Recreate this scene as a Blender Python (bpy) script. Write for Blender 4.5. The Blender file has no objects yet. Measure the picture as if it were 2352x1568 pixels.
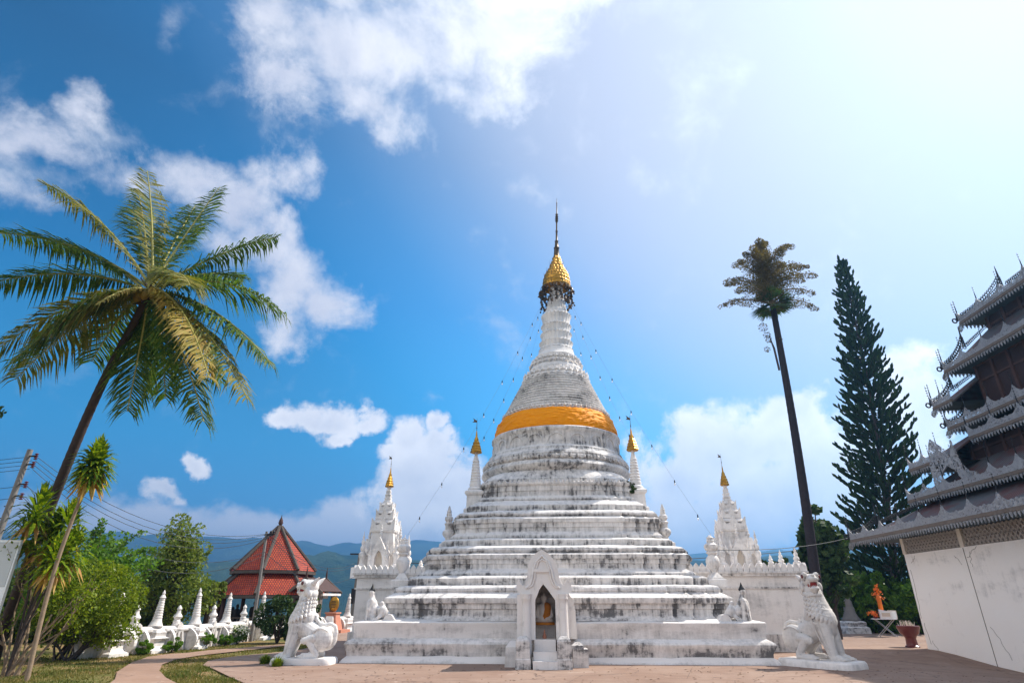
import bpy, bmesh, math, random
from mathutils import Vector, Matrix, noise, Euler
random.seed(7)
S = bpy.context.scene
COL = S.collection
RAD = math.radians
# ------------------------------------------------------------------ camera
F = 1345.0; PITCH = RAD(23.9); EYE = 1.6          # focal length / tilt measured on a 2352 x 1568 copy of the photo
cd = bpy.data.cameras.new('camera'); cam = bpy.data.objects.new('camera', cd); COL.objects.link(cam)
cd.sensor_width = 36.0; cd.lens = F / 2352 * 36.0; cd.clip_start = 0.1; cd.clip_end = 40000
cam.location = (0, 0, EYE); cam.rotation_euler = (math.pi / 2 + PITCH, 0, 0)
S.camera = cam
S.render.resolution_x = 1024; S.render.resolution_y = 682
CP, SP = math.cos(PITCH), math.sin(PITCH)
def ray(px, py):
    x = (px - 1176) / F; u = -(py - 784) / F
    return Vector((x, CP - SP * u, SP + CP * u))
def gnd(px, py, z=0.0):
    d = ray(px, py); t = (z - EYE) / d.z
    return Vector((d.x * t, d.y * t, z))
def atY(px, py, Y):
    d = ray(px, py); t = Y / d.y
    return Vector((d.x * t, Y, EYE + d.z * t))
# ------------------------------------------------------------------ sun, exposure
SUN_AZ, SUN_EL = RAD(68), RAD(47)
SUN = Vector((math.sin(SUN_AZ) * math.cos(SUN_EL), math.cos(SUN_AZ) * math.cos(SUN_EL), math.sin(SUN_EL)))
sl = bpy.data.lights.new('sun', 'SUN'); so = bpy.data.objects.new('sun', sl); COL.objects.link(so)
sl.energy = 4.8; sl.angle = RAD(0.5); sl.color = (1.0, 0.93, 0.82)
so.rotation_euler = (-SUN).to_track_quat('-Z', 'Y').to_euler()
S.view_settings.view_transform = 'Standard'; S.view_settings.look = 'None'
S.view_settings.exposure = 0.6; S.view_settings.gamma = 1.0
# ------------------------------------------------------------------ node helper
class N:
    def __init__(s, tree): s.t = tree
    def __call__(s, typ, _in=None, **kw):
        n = s.t.nodes.new(typ)
        for k, v in kw.items(): setattr(n, k, v)
        for k, v in (_in or {}).items():
            sock = n.inputs[k]
            if isinstance(v, bpy.types.NodeSocket): s.t.links.new(v, sock)
            else: sock.default_value = v
        return n
    def math(s, op, a, b=None, c=None, clamp=False):
        i = {0: a}
        if b is not None: i[1] = b
        if c is not None: i[2] = c
        n = s('ShaderNodeMath', i, operation=op); n.use_clamp = clamp
        return n.outputs[0]
    def mix(s, f, a, b, mode='MIX'):
        n = s('ShaderNodeMix', data_type='RGBA', blend_type=mode)
        for k, v in ((0, f), (6, a), (7, b)):
            if isinstance(v, bpy.types.NodeSocket): s.t.links.new(v, n.inputs[k])
            else: n.inputs[k].default_value = v if k == 0 else tuple(v) + ((1,) if len(v) == 3 else ())
        return n.outputs[2]
    def ss(s, x, lo, hi, a=0.0, b=1.0):
        n = s('ShaderNodeMapRange', {0: x, 1: lo, 2: hi, 3: a, 4: b}, interpolation_type='SMOOTHSTEP')
        return n.outputs[0]
    def noise(s, vec, scale, detail=4, rough=0.55, dist=0.0):
        return s('ShaderNodeTexNoise', {'Vector': vec, 'Scale': scale, 'Detail': detail, 'Roughness': rough, 'Distortion': dist}).outputs[0]
    def vmul(s, vec, m):
        return s('ShaderNodeVectorMath', {0: vec, 1: m}, operation='MULTIPLY').outputs[0]
# ------------------------------------------------------------------ sky with clouds
W = bpy.data.worlds.new('World'); S.world = W; W.use_nodes = True
W.node_tree.nodes.clear(); n = N(W.node_tree)
sky = n('ShaderNodeTexSky', sky_type='NISHITA', sun_disc=False, sun_elevation=SUN_EL, sun_rotation=SUN_AZ,
        altitude=1500, air_density=1.0, dust_density=0.6, ozone_density=2.0)
tc = n('ShaderNodeTexCoord').outputs['Generated']
dirn = n('ShaderNodeVectorMath', {0: tc}, operation='NORMALIZE').outputs[0]
sp = n('ShaderNodeSeparateXYZ', {0: dirn})
az = n.math('ARCTAN2', sp.outputs[0], sp.outputs[1]); el = n.math('ARCSINE', sp.outputs[2])
ae = n('ShaderNodeCombineXYZ', {0: az, 1: el, 2: 0.0}).outputs[0]
warpn = n('ShaderNodeTexNoise', {'Vector': dirn, 'Scale': 4.5, 'Detail': 8.0, 'Roughness': 0.6}).outputs['Color']
wv = n('ShaderNodeVectorMath', {0: warpn, 1: (0.5, 0.5, 0.5)}, operation='SUBTRACT').outputs[0]
wp = n('ShaderNodeVectorMath', {0: wv, 1: (0.24, 0.20, 0.0), 2: ae}, operation='MULTIPLY_ADD').outputs[0]
def aefrom(px, py):
    d = ray(px, py).normalized(); return math.atan2(d.x, d.y), math.asin(d.z)
def blobfield(blobs, coord):
    acc = None
    for (px, py, rx, ry, wgt) in blobs:
        a, e = aefrom(px, py); a2, _ = aefrom(px + rx, py); _, e2 = aefrom(px, py - ry)
        sx = 1 / max(abs(a2 - a), 1e-3); sy = 1 / max(abs(e2 - e), 1e-3)
        v = n('ShaderNodeVectorMath', {0: coord, 1: (sx, sy, 0), 2: (-a * sx, -e * sy, 0)}, operation='MULTIPLY_ADD').outputs[0]
        l = n('ShaderNodeVectorMath', {0: v}, operation='LENGTH').outputs[1]
        m = n.math('MULTIPLY_ADD', l, -wgt, wgt)          # wgt * (1 - r)
        acc = m if acc is None else n.math('SMOOTH_MAX', acc, m, 0.12)
    return acc
dense = [(600, -10, 160, 110, 1), (760, 90, 240, 160, 1), (960, 110, 300, 180, 1), (1130, 60, 260, 150, 1), (1290, 0, 260, 80, .8), (650, 180, 110, 90, .9),
         (860, 230, 190, 80, .8), (1090, 220, 150, 80, .8), (800, -80, 400, 130, 1),
         (60, 320, 170, 80, .8), (200, 270, 80, 70, .7), (130, 350, 130, 60, .8), (70, 470, 140, 60, .55),
         (430, 420, 130, 100, 1), (300, 450, 150, 80, .8), (540, 470, 110, 80, 1), (650, 400, 75, 60, .75), (690, 370, 45, 50, .6), (580, 400, 60, 50, .5),
         (620, 560, 110, 80, 1), (690, 640, 130, 100, 1), (770, 690, 100, 60, .9), (660, 730, 90, 60, .7), (490, 560, 120, 70, .8),
         (730, 935, 100, 48, 1), (660, 942, 60, 30, .8), (820, 942, 70, 30, .8), (742, 985, 34, 30, .8),
         (970, 1080, 130, 130, 1.1), (930, 1000, 75, 65, 1), (1002, 962, 38, 38, 1), (880, 1040, 60, 36, .7), (1020, 1010, 50, 50, 1), (1010, 1150, 200, 90, 1),
         (462, 1070, 55, 28, .8), (370, 1155, 85, 36, .9), (430, 1165, 40, 22, .6),
         (1690, 1010, 230, 110, 1), (1860, 960, 75, 75, 1), (1560, 1070, 160, 110, 1), (1900, 1090, 220, 150, 1), (2085, 850, 70, 70, .9), (2130, 950, 130, 130, 1),
         (1720, 1170, 420, 130, 1), (1780, 950, 90, 60, .9)]
wisps = [(1230, 462, 80, 50, .8), (1290, 505, 45, 60, .7), (1420, 370, 45, 85, .8), (1590, 230, 130, 110, .6), (1720, 180, 90, 50, .5), (380, 80, 70, 110, .6),
         (60, 420, 200, 90, .7), (980, 900, 40, 25, .5), (240, 330, 220, 70, .6), (1500, 20, 300, 90, .7), (560, 1010, 200, 40, .0)]
band = [(330, 1235, 330, 70, 1), (700, 1225, 330, 62, 1), (1000, 1215, 240, 90, 1), (1500, 1200, 420, 100, .9), (2050, 1230, 400, 110, .9)]
f1 = n.noise(dirn, 7.0, 10, 0.62, 0.35)
f2 = n.noise(dirn, 22.0, 8, 0.66, 0.2)
bf = blobfield(dense, wp)
d1 = n.math('ADD', bf, n.math('MULTIPLY_ADD', f1, 2.0, -0.94))
d1 = n.math('ADD', d1, n.math('MULTIPLY_ADD', f2, 0.75, -0.375))
c1 = n.math('POWER', n.ss(n.math('DIVIDE', d1, n.ss(sp.outputs[2], 0.22, 0.50, 0.46, 1.0)), 0.0, 1.0), 0.85)
bw = blobfield(wisps, wp)
c2 = n.math('MULTIPLY', n.ss(n.math('ADD', n.math('ADD', bw, n.math('MULTIPLY_ADD', f1, 2.2, -1.15)), n.math('MULTIPLY_ADD', f2, 1.0, -0.5)), 0.0, 1.0), 0.6)
bb = blobfield(band, wp)
c3 = n.math('MULTIPLY', n.ss(n.math('ADD', n.math('ADD', bb, n.math('MULTIPLY_ADD', f1, 1.5, -0.62)), n.math('MULTIPLY_ADD', f2, 0.4, -0.2)), 0.0, 0.7), 0.85)
# clear sky: deep saturated blue away from the sun, milky white towards it, with a share of the physical sky model
K = 10.0 / 2 ** S.view_settings.exposure
sund = n('ShaderNodeVectorMath', {0: dirn, 1: tuple(SUN)}, operation='DOT_PRODUCT').outputs[1]
def ramp(x, stops):
    r = n('ShaderNodeValToRGB', {0: x}); e = r.color_ramp.elements
    while len(e) < len(stops): e.new(0.5)
    for q, (p_, c_) in zip(e, stops): q.position = p_; q.color = tuple(c_) + (1,)
    return r.outputs[0]
blue = ramp(sp.outputs[2], [(0.0, (.085, .42, .80)), (0.22, (.02, .355, .74)), (0.45, (0, .175, .45)), (0.66, (0, .078, .215)), (1.0, (0, .06, .18))])
milk = ramp(n.math('MULTIPLY_ADD', sund, 0.5, 0.5), [(.5, (0, 0, 0)), (.68, (.02,) * 3), (.74, (.12,) * 3), (.80, (.36,) * 3), (.84, (.60,) * 3), (.88, (.75,) * 3), (.93, (.86,) * 3), (.97, (.97,) * 3)])
white = ramp(n.math('MULTIPLY_ADD', sund, 0.5, 0.5), [(.75, (.52, .69, .97)), (.86, (.82, .835, .96)), (.93, (.91, .895, .97)), (.965, (.96, .95, .98)), (.99, (1.08, 1.08, 1.07)), (1.0, (2.6, 2.5, 2.3))])
br_ = n.ss(sund, 0.15, 0.62, 1.0, 2.1)
blue = n.mix(1.0, blue, n('ShaderNodeCombineXYZ', {0: br_, 1: br_, 2: br_}).outputs[0], 'MULTIPLY')
base = n.mix(milk, blue, white)
base = n.mix(1.0, base, (K, K, K), 'MULTIPLY')
base = n.mix(0.03, base, sky.outputs[0])
# cloud light: lit edges towards the sun, greyer cores and undersides
shd = n.noise(n('ShaderNodeVectorMath', {0: dirn, 1: tuple(SUN * 0.05)}, operation='ADD').outputs[0], 7.0, 8, 0.6, 0.35)
lit = n.math('SUBTRACT', f1, shd)
core = n.ss(d1, 0.35, 1.1)
shade = n.math('ADD', n.math('MULTIPLY_ADD', lit, -1.6, 0.20), n.math('MULTIPLY_ADD', f2, -0.5, n.math('MULTIPLY_ADD', core, 0.25, 0.25)), clamp=True)
def kc(c): return tuple(x * K for x in c)
ccol = n.mix(shade, kc((.96, .96, 1.02)), kc((.50, .55, .72)))
ccol = n.mix(n.ss(sp.outputs[2], 0.42, 0.22), ccol, n.mix(shade, kc((1.35, 1.33, 1.33)), kc((.72, .76, .88))))
ccol = n.mix(n.ss(sund, 0.45, 0.88), ccol, n.mix(shade, kc((1.5, 1.48, 1.46)), kc((.98, 1.0, 1.04))))
wcol = n.mix(0.5, kc((.70, .78, .90)), ccol)
bcol = n.mix(n.ss(sund, 0.1, 0.7), kc((1.12, 1.10, 1.14)), kc((1.22, 1.22, 1.22)))
col = n.mix(c3, base, bcol)
col = n.mix(c2, col, wcol)
col = n.mix(n.math('MULTIPLY', c1, 0.97), col, ccol)
# unseen bright clouds added behind the viewer as fill light, stronger at left
back = n.ss(n.math('MULTIPLY_ADD', sp.outputs[0], 0.35, sp.outputs[1]), -0.28, -0.6)
cb = n.math('MULTIPLY', n.ss(n.noise(dirn, 2.6, 8, 0.6, 0.3), 0.37, 0.53), back)
lf = n.ss(sp.outputs[0], -0.25, -0.75)
col = n.mix(cb, col, n.mix(lf, (6.6, 6.5, 6.5), (19.5, 18.6, 17.8)))
bg = n('ShaderNodeBackground', {'Color': col, 'Strength': 0.1})
wo = n('ShaderNodeOutputWorld'); W.node_tree.links.new(bg.outputs[0], wo.inputs[0])
try: W.cycles.sampling_method = 'MANUAL'; W.cycles.sample_map_resolution = 512
except Exception: pass
# ------------------------------------------------------------------ materials
MATS = {}
def new_mat(name):
    m = bpy.data.materials.new(name); m.use_nodes = True; m.node_tree.nodes.clear()
    k = N(m.node_tree); out = k('ShaderNodeOutputMaterial'); MATS[name] = m
    return m, k, out
def pbsdf(k, out, col, rough=0.7, metal=0.0, bump=None, spec=0.35, bstr=0.3, bdist=0.02, **extra):
    i = {'Base Color': col if isinstance(col, bpy.types.NodeSocket) else tuple(col) + (1,), 'Roughness': rough, 'Metallic': metal, 'Specular IOR Level': spec}
    i.update(extra)
    if bump is not None:
        i['Normal'] = k('ShaderNodeBump', {'Height': bump, 'Strength': bstr, 'Distance': bdist}).outputs[0]
    b = k('ShaderNodeBsdfPrincipled', i); k.t.links.new(b.outputs[0], out.inputs[0]); return b
def plain(name, col, rough=0.6, metal=0.0, var=0.25, scale=6.0, spec=0.35, bstr=0.25):
    m, k, out = new_mat(name)
    p = k('ShaderNodeNewGeometry').outputs['Position']
    f = k.noise(p, scale, 6, 0.6)
    c = k.mix(f, tuple(x * (1 - var) for x in col), tuple(min(1, x * (1 + var)) for x in col))
    pbsdf(k, out, c, rough, metal, f, spec, bstr)
    return m
def whitewash(name, base=(0.80, 0.775, 0.76), dirt=0.5, scale=1.0, streak=1.0, mould=(0.045, 0.045, 0.05), crease=0.0):
    """lime-washed masonry: black mould in patches and drips, grey washed areas, fine cracks"""
    m, k, out = new_mat(name)
    g = k('ShaderNodeNewGeometry'); p = g.outputs['Position']
    nz = k('ShaderNodeSeparateXYZ', {0: g.outputs['True Normal']}).outputs[2]
    big = k.noise(k.vmul(p, (0.45 * scale, 0.45 * scale, 1.3 * scale)), 1.0, 4, 0.6, 0.4)
    mid = k.noise(k.vmul(p, (1.6 * scale, 1.6 * scale, 2.6 * scale)), 1.0, 7, 0.66, 0.3)
    drip = k.noise(k.vmul(p, (9 * scale, 9 * scale, 1.1 * scale)), 1.0, 5, 0.6)
    fine = k.noise(p, 24 * scale, 5, 0.6)
    a = k.math('MULTIPLY_ADD', big, 0.9, k.math('MULTIPLY', mid, 1.0))
    a = k.math('ADD', a, k.math('MULTIPLY', drip, 0.55 * streak))
    a = k.math('MULTIPLY_ADD', fine, 0.22, a)
    up = k.ss(nz, 0.25, 0.85)
    a = k.math('MULTIPLY_ADD', up, -0.16, a)
    if crease: a = k.math('MULTIPLY_ADD', k.ss(k('ShaderNodeNewGeometry').outputs['Pointiness'], 0.5, 0.43), crease, a)
    tot = 0.9 * .5 + .5 + .55 * streak * .5 + .11
    lo = tot + 0.30 - 0.42 * dirt
    gr = k('ShaderNodeAttribute', attribute_name='grime').outputs['Fac']
    a = k.math('MULTIPLY_ADD', gr, 0.42, a)
    grey = k.ss(a, lo - 0.30, lo + 0.05)
    blk = k.ss(a, lo, lo + 0.26)
    warm = k.noise(p, 0.8 * scale, 3)
    b0 = k.mix(warm, base, (base[0] * 0.95, base[1] * 0.91, base[2] * 0.88))
    c = k.mix(k.math('MULTIPLY', grey, 0.5), b0, (0.36, 0.345, 0.335))
    c = k.mix(k.math('MULTIPLY', blk, 0.82), c, mould)
    h = k.math('MULTIPLY_ADD', mid, 0.6, k.math('MULTIPLY', fine, 0.4))
    pbsdf(k, out, c, 0.85, 0, h, 0.2, 0.5, 0.03)
    return m
M_TIER = whitewash('limewash_weathered', dirt=0.64, streak=2.0)
M_BASE = whitewash('limewash_mouldy', dirt=0.74, streak=1.4)
M_CONE = whitewash('limewash_spire', dirt=0.56, streak=1.5)
M_TOP = whitewash('limewash_clean', dirt=0.14)
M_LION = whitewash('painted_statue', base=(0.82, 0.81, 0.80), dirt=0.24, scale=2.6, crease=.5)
M_LIONG = whitewash('shaded_statue', base=(0.62, 0.60, 0.585), dirt=0.28, scale=2.6, crease=.5)  # darker copy of the lion paint: shade put into the base colour
M_SHRINE = whitewash('limewash_shrine', dirt=0.34, scale=1.6)
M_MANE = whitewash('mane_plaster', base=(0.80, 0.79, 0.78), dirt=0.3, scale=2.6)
M_NICHE = whitewash('niche_plaster', base=(0.74, 0.72, 0.71), dirt=0.12, scale=1.5)
M_POST = whitewash('mouldy_post', dirt=0.85, scale=2.0)
M_WALL = whitewash('hall_plaster', base=(0.88, 0.855, 0.835), dirt=-0.12, scale=0.7)
M_BALU = whitewash('balustrade_paint', dirt=0.42, scale=2.0)
M_GOLD = plain('gilt', (0.50, 0.265, 0.045), 0.40, 0.85, 0.65, 9, 0.5, 0.8)
M_DARKG = plain('tarnished_brass', (0.10, 0.07, 0.045), 0.45, 0.6, 0.5, 20)
M_IRON = plain('dark_iron', (0.03, 0.03, 0.033), 0.5, 0.5, 0.3, 10)
M_BLACK = plain('black_paint', (0.02, 0.02, 0.022), 0.5)
M_EYE = plain('dark_red_glass', (0.10, 0.015, 0.015), 0.15, 0, 0.2, 5, 0.6)
M_RED = plain('red_paint', (0.20, 0.015, 0.015), 0.4)
M_CONC = plain('grey_concrete', (0.20, 0.185, 0.175), 0.85, 0, 0.25, 5)
M_BARKP = plain('palm_bark', (0.065, 0.047, 0.042), 0.9, 0, 0.45, 9, 0.2, 0.9)
M_BARKX = plain('blackish_bark', (0.03, 0.025, 0.03), 0.9, 0, 0.5, 9, 0.2, 0.9)
M_BARK = plain('pale_bark', (0.26, 0.19, 0.13), 0.9, 0, 0.4, 9, 0.2, 0.8)
M_BARKD = plain('dark_bark', (0.07, 0.055, 0.05), 0.9, 0, 0.4, 9, 0.2, 0.8)
M_WOODD = plain('dark_timber', (0.07, 0.035, 0.028), 0.75, 0, 0.4, 5)
M_HIP = plain('dark_mortar', (0.085, 0.068, 0.058), 0.9, 0, 0.5, 7)
M_WOODG = plain('weathered_timber', (0.15, 0.12, 0.10), 0.85, 0, 0.4, 6)
M_SIGNW = plain('white_panel', (0.88, 0.89, 0.89), 0.45, 0, 0.04, 2)
M_TERRA = plain('terracotta_stone', (0.48, 0.20, 0.13), 0.8, 0, 0.2, 8)
M_STEEL = plain('pale_steel', (0.55, 0.55, 0.55), 0.35, 0.7, 0.1, 8)
M_ORANGE = plain('orange_paper', (0.85, 0.20, 0.02), 0.6, 0, 0.2, 20)
M_ROBE = plain('orange_robe', (0.55, 0.20, 0.02), 0.7, 0, 0.25, 12)
M_CREAM = plain('cream_paint', (0.70, 0.62, 0.53), 0.8, 0, 0.08, 4)
M_SILHOUETTE = plain('dark_silhouette', (0.035, 0.03, 0.03), 0.8)  # near black over skin too: the figures' shade is put into the colour
M_GLASSB = plain('white_bulb', (0.85, 0.87, 0.9), 0.2, 0, 0.02, 3, 0.6)
M_STRING = plain('grey_string', (0.22, 0.26, 0.34), 0.7)
M_CABLE = plain('black_cable', (0.03, 0.035, 0.045), 0.6)
M_MAROON = plain('maroon_glaze', (0.13, 0.03, 0.03), 0.3, 0, 0.3, 9, 0.5)

def leafmat(name, c1, c2, c3=None, transl=0.35, rough=0.45, scale=2.5):
    m, k, out = new_mat(name)
    p = k('ShaderNodeNewGeometry').outputs['Position']
    a = k.noise(p, scale, 2, 0.5); b = k.noise(p, scale * 9, 2, 0.6)
    c = k.mix(k.ss(a, 0.35, 0.65), c1, c2)
    c = k.mix(k.ss(b, 0.56, 0.66), c, c3 or tuple(min(1, x * 1.5) for x in c2))
    b1 = k('ShaderNodeBsdfPrincipled', {'Base Color': c, 'Roughness': rough, 'Specular IOR Level': 0.2})
    b2 = k('ShaderNodeBsdfTranslucent', {'Color': k.mix(1.0, c, (1.3, 1.35, 0.6), 'MULTIPLY')})
    mx = k('ShaderNodeMixShader', {0: transl, 1: b1.outputs[0], 2: b2.outputs[0]}); k.t.links.new(mx.outputs[0], out.inputs[0])
    return m
M_MIDRIB = plain('palm_midrib', (0.34, 0.30, 0.07), 0.5)
L_COCO = leafmat('coconut_leaf', (0.038, 0.09, 0.014), (0.085, 0.155, 0.022), (0.27, 0.27, 0.045), 0.38, 0.5)
L_COCOY = leafmat('yellowing_coconut_leaf', (0.30, 0.24, 0.045), (0.38, 0.25, 0.06), (0.20, 0.18, 0.04), 0.3, 0.6)
L_COCOM = leafmat('olive_coconut_leaf', (0.09, 0.12, 0.02), (0.22, 0.20, 0.04), (0.36, 0.27, 0.06), 0.36, 0.5)
L_BUSH = leafmat('bush_leaf', (0.085, 0.14, 0.012), (0.18, 0.24, 0.015), (0.38, 0.38, 0.02), 0.42)
L_BRIGHT = leafmat('fresh_leaf', (0.06, 0.14, 0.018), (0.12, 0.23, 0.025), (0.22, 0.32, 0.03), 0.42)
L_TREE = leafmat('tree_leaf', (0.045, 0.085, 0.022), (0.08, 0.13, 0.03), (0.19, 0.22, 0.06), 0.35)
L_TREEL = leafmat('olive_tree_leaf', (0.10, 0.16, 0.03), (0.18, 0.22, 0.045), (0.36, 0.35, 0.10), 0.45)
L_DARK = leafmat('dark_glossy_leaf', (0.022, 0.05, 0.018), (0.045, 0.085, 0.025), (0.14, 0.19, 0.05), 0.25, 0.6)
L_DRAC = leafmat('dragon_plant_leaf', (0.05, 0.11, 0.012), (0.17, 0.26, 0.015), (0.50, 0.48, 0.02), 0.4, 0.3)
L_DRACY = leafmat('withered_leaf', (0.50, 0.33, 0.08), (0.42, 0.20, 0.07), (0.55, 0.40, 0.14), 0.3, 0.5)
L_PINE = leafmat('pine_needle', (0.018, 0.052, 0.022), (0.04, 0.085, 0.03), (0.085, 0.12, 0.045), 0.2, 0.55)
L_BROWN = leafmat('dry_flower', (0.14, 0.10, 0.035), (0.21, 0.155, 0.06), (0.07, 0.085, 0.03), 0.3, 0.8)
L_FAN = leafmat('fan_leaf', (0.04, 0.09, 0.02), (0.07, 0.13, 0.025), None, 0.3, 0.4)
L_GRASS = leafmat('grass_blade', (0.09, 0.115, 0.022), (0.19, 0.17, 0.05), (0.30, 0.22, 0.09), 0.3, 0.6, 0.6)
L_FLOWER = leafmat('white_flower', (0.7, 0.7, 0.62), (0.75, 0.75, 0.7), None, 0.3, 0.6)
# ------------------------------------------------------------------ mesh builder
class MB:
    def __init__(s): s.v = []; s.f = []
    def add(s, vs, fs):
        o = len(s.v); s.v.extend([tuple(x) for x in vs]); s.f.extend([tuple(i + o for i in q) for q in fs]); return s
    def box(s, c, d, rz=0.0, taper=1.0):
        hx, hy, hz = d[0] / 2, d[1] / 2, d[2] / 2; cr, sr = math.cos(rz), math.sin(rz); vs = []
        for z, t in ((-hz, 1.0), (hz, taper)):
            for x, y in ((-hx, -hy), (hx, -hy), (hx, hy), (-hx, hy)):
                x *= t; y *= t; vs.append((c[0] + x * cr - y * sr, c[1] + x * sr + y * cr, c[2] + z))
        return s.add(vs, [(3, 2, 1, 0), (4, 5, 6, 7), (0, 1, 5, 4), (1, 2, 6, 5), (2, 3, 7, 6), (3, 0, 4, 7)])
    def rings(s, rings, caps=(True, True), closed=True):
        m = len(rings[0]); vs = [p for r in rings for p in r]; fs = []
        for i in range(len(rings) - 1):
            for j in range(m if closed else m - 1):
                a = i * m + j; b = i * m + (j + 1) % m; fs.append((a, b, b + m, a + m))
        if caps[0]: fs.append(tuple(reversed(range(m))))
        if caps[1]: fs.append(tuple(range((len(rings) - 1) * m, len(rings) * m)))
        return s.add(vs, fs)
    def lathe(s, prof, seg=20, c=(0, 0, 0), rot=0.0, caps=(True, True), flute=0, fa=0.0):
        R = []
        for r, z in prof:
            r = max(r, 0.0015)
            R.append([(c[0] + r * (1 + (fa * abs(math.sin(flute * math.pi * j / seg)) if flute else 0)) * math.cos(rot + 2 * math.pi * j / seg),
                       c[1] + r * (1 + (fa * abs(math.sin(flute * math.pi * j / seg)) if flute else 0)) * math.sin(rot + 2 * math.pi * j / seg), c[2] + z) for j in range(seg)])
        return s.rings(R, caps)
    def sq(s, prof, c=(0, 0, 0), rot=0.0):                     # square lathe: half width, z
        return s.lathe([(w * math.sqrt(2), z) for w, z in prof], 4, c, rot + math.pi / 4)
    def tube(s, pts, rad, seg=8, caps=(True, True)):
        pts = [Vector(p) for p in pts]; R = []; up = Vector((0, 0, 1)); prev = None
        if not hasattr(rad, '__len__'): rad = [rad] * len(pts)
        for i, p in enumerate(pts):
            t = (pts[min(i + 1, len(pts) - 1)] - pts[max(i - 1, 0)])
            if t.length < 1e-9: t = Vector((0, 0, 1))
            t.normalize()
            if prev is None:
                a = t.cross(up) if abs(t.z) < 0.95 else t.cross(Vector((1, 0, 0)))
            else: a = prev - t * prev.dot(t)
            a.normalize(); prev = a; b = t.cross(a)
            R.append([p + (a * math.cos(2 * math.pi * j / seg) + b * math.sin(2 * math.pi * j / seg)) * rad[i] for j in range(seg)])
        return s.rings(R, caps)
    def ball(s, c, r, seg=14, ring=9, M=None):
        if not hasattr(r, '__len__'): r = (r, r, r)
        R = []
        for i in range(ring + 1):
            th = math.pi * i / ring; z = -math.cos(th); q = max(math.sin(th), 0.004)
            row = []
            for j in range(seg):
                p = Vector((r[0] * q * math.cos(2 * math.pi * j / seg), r[1] * q * math.sin(2 * math.pi * j / seg), r[2] * z))
                if M is not None: p = M @ p
                row.append(Vector(c) + p)
            R.append(row)
        return s.rings(R)
    def cap(s, p0, p1, r0, r1, seg=14):                        # tapered capsule
        s.ball(p0, r0, seg); s.ball(p1, r1, seg); return s.tube([p0, p1], [r0, r1], seg)
    def torus(s, c, R, r, M=None, seg=20, sub=6, bump=0, ba=0.0):
        rings = []
        for i in range(seg):
            a = 2 * math.pi * i / seg; row = []
            rr = r * (1 + (ba * abs(math.sin(a * bump / 2)) if bump else 0))
            for j in range(sub):
                b = 2 * math.pi * j / sub
                p = Vector(((R + rr * math.cos(b)) * math.cos(a), (R + rr * math.cos(b)) * math.sin(a), rr * math.sin(b)))
                if M is not None: p = M @ p
                row.append(Vector(c) + p)
            rings.append(row)
        rings.append(rings[0]); return s.rings(rings, (False, False))
    def prism(s, poly, y0, y1, M=None):                        # polygon in the x-z plane, extruded along y
        m = len(poly)
        vs = [Vector((x, y0, z)) for x, z in poly] + [Vector((x, y1, z)) for x, z in poly]
        if M is not None: vs = [M @ v for v in vs]
        fs = [tuple(range(m)), tuple(reversed(range(m, 2 * m)))] + [(j + m, (j + 1) % m + m, (j + 1) % m, j) for j in range(m)]
        return s.add(vs, fs)
    def build(s, name, mat, parent=None, smooth=None, fixn=False):
        me = bpy.data.meshes.new(name); me.from_pydata(s.v, [], s.f); me.update()
        if fixn:
            bm = bmesh.new(); bm.from_mesh(me); bmesh.ops.recalc_face_normals(bm, faces=bm.faces); bm.to_mesh(me); bm.free()
        if smooth:
            me.shade_smooth(); me.set_sharp_from_angle(angle=RAD(smooth))
        me.materials.append(mat)
        o = bpy.data.objects.new(name, me); COL.objects.link(o)
        if parent is not None: o.parent = parent
        return o
def tag(o, label, cat, group=None):
    o['label'] = label; o['category'] = cat
    if group: o['group'] = group
    return o
def thing(name, label, cat, loc=(0, 0, 0), rz=0.0, group=None):
    o = bpy.data.objects.new(name, None); COL.objects.link(o); o.location = loc; o.rotation_euler = (0, 0, rz); o.empty_display_size = 0.2
    return tag(o, label, cat, group)
def struct(o): o['kind'] = 'structure'; return o
def stuff(o): o['kind'] = 'stuff'; return o
def copy_tree(o, parent=None):
    c = o.copy(); COL.objects.link(c)
    if parent is not None: c.parent = parent
    for ch in list(o.children): copy_tree(ch, c)
    return c
def place(o, loc, rz=0.0, sc=1.0, label=None):
    o.location = loc; o.rotation_euler = (0, 0, rz); o.scale = (sc, sc, sc) if not hasattr(sc, '__len__') else sc
    if label: o['label'] = label
    return o
def remesh(mb, name, mat, parent, voxel=0.025, smooth_it=3):
    me = bpy.data.meshes.new(name); me.from_pydata(mb.v, [], mb.f); me.update()
    bm = bmesh.new(); bm.from_mesh(me); bmesh.ops.recalc_face_normals(bm, faces=bm.faces); bm.to_mesh(me); bm.free()
    t = bpy.data.objects.new('tmp', me); COL.objects.link(t)
    r = t.modifiers.new('r', 'REMESH'); r.mode = 'VOXEL'; r.voxel_size = voxel
    if smooth_it:
        q = t.modifiers.new('s', 'SMOOTH'); q.iterations = smooth_it; q.factor = 0.5
    dg = bpy.context.evaluated_depsgraph_get(); nm = bpy.data.meshes.new_from_object(t.evaluated_get(dg))
    bpy.data.objects.remove(t); bpy.data.meshes.remove(me)
    nm.name = name; nm.materials.clear(); nm.materials.append(mat); nm.shade_smooth()
    o = bpy.data.objects.new(name, nm); COL.objects.link(o)
    if parent is not None: o.parent = parent
    return o
def bez(p0, p1, p2, n=12):
    p0, p1, p2 = Vector(p0), Vector(p1), Vector(p2)
    return [p0 * (1 - t) ** 2 + p1 * 2 * t * (1 - t) + p2 * t * t for t in [i / n for i in range(n + 1)]]
def rv(a=1.0): return Vector((random.uniform(-a, a), random.uniform(-a, a), random.uniform(-a, a)))
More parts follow.
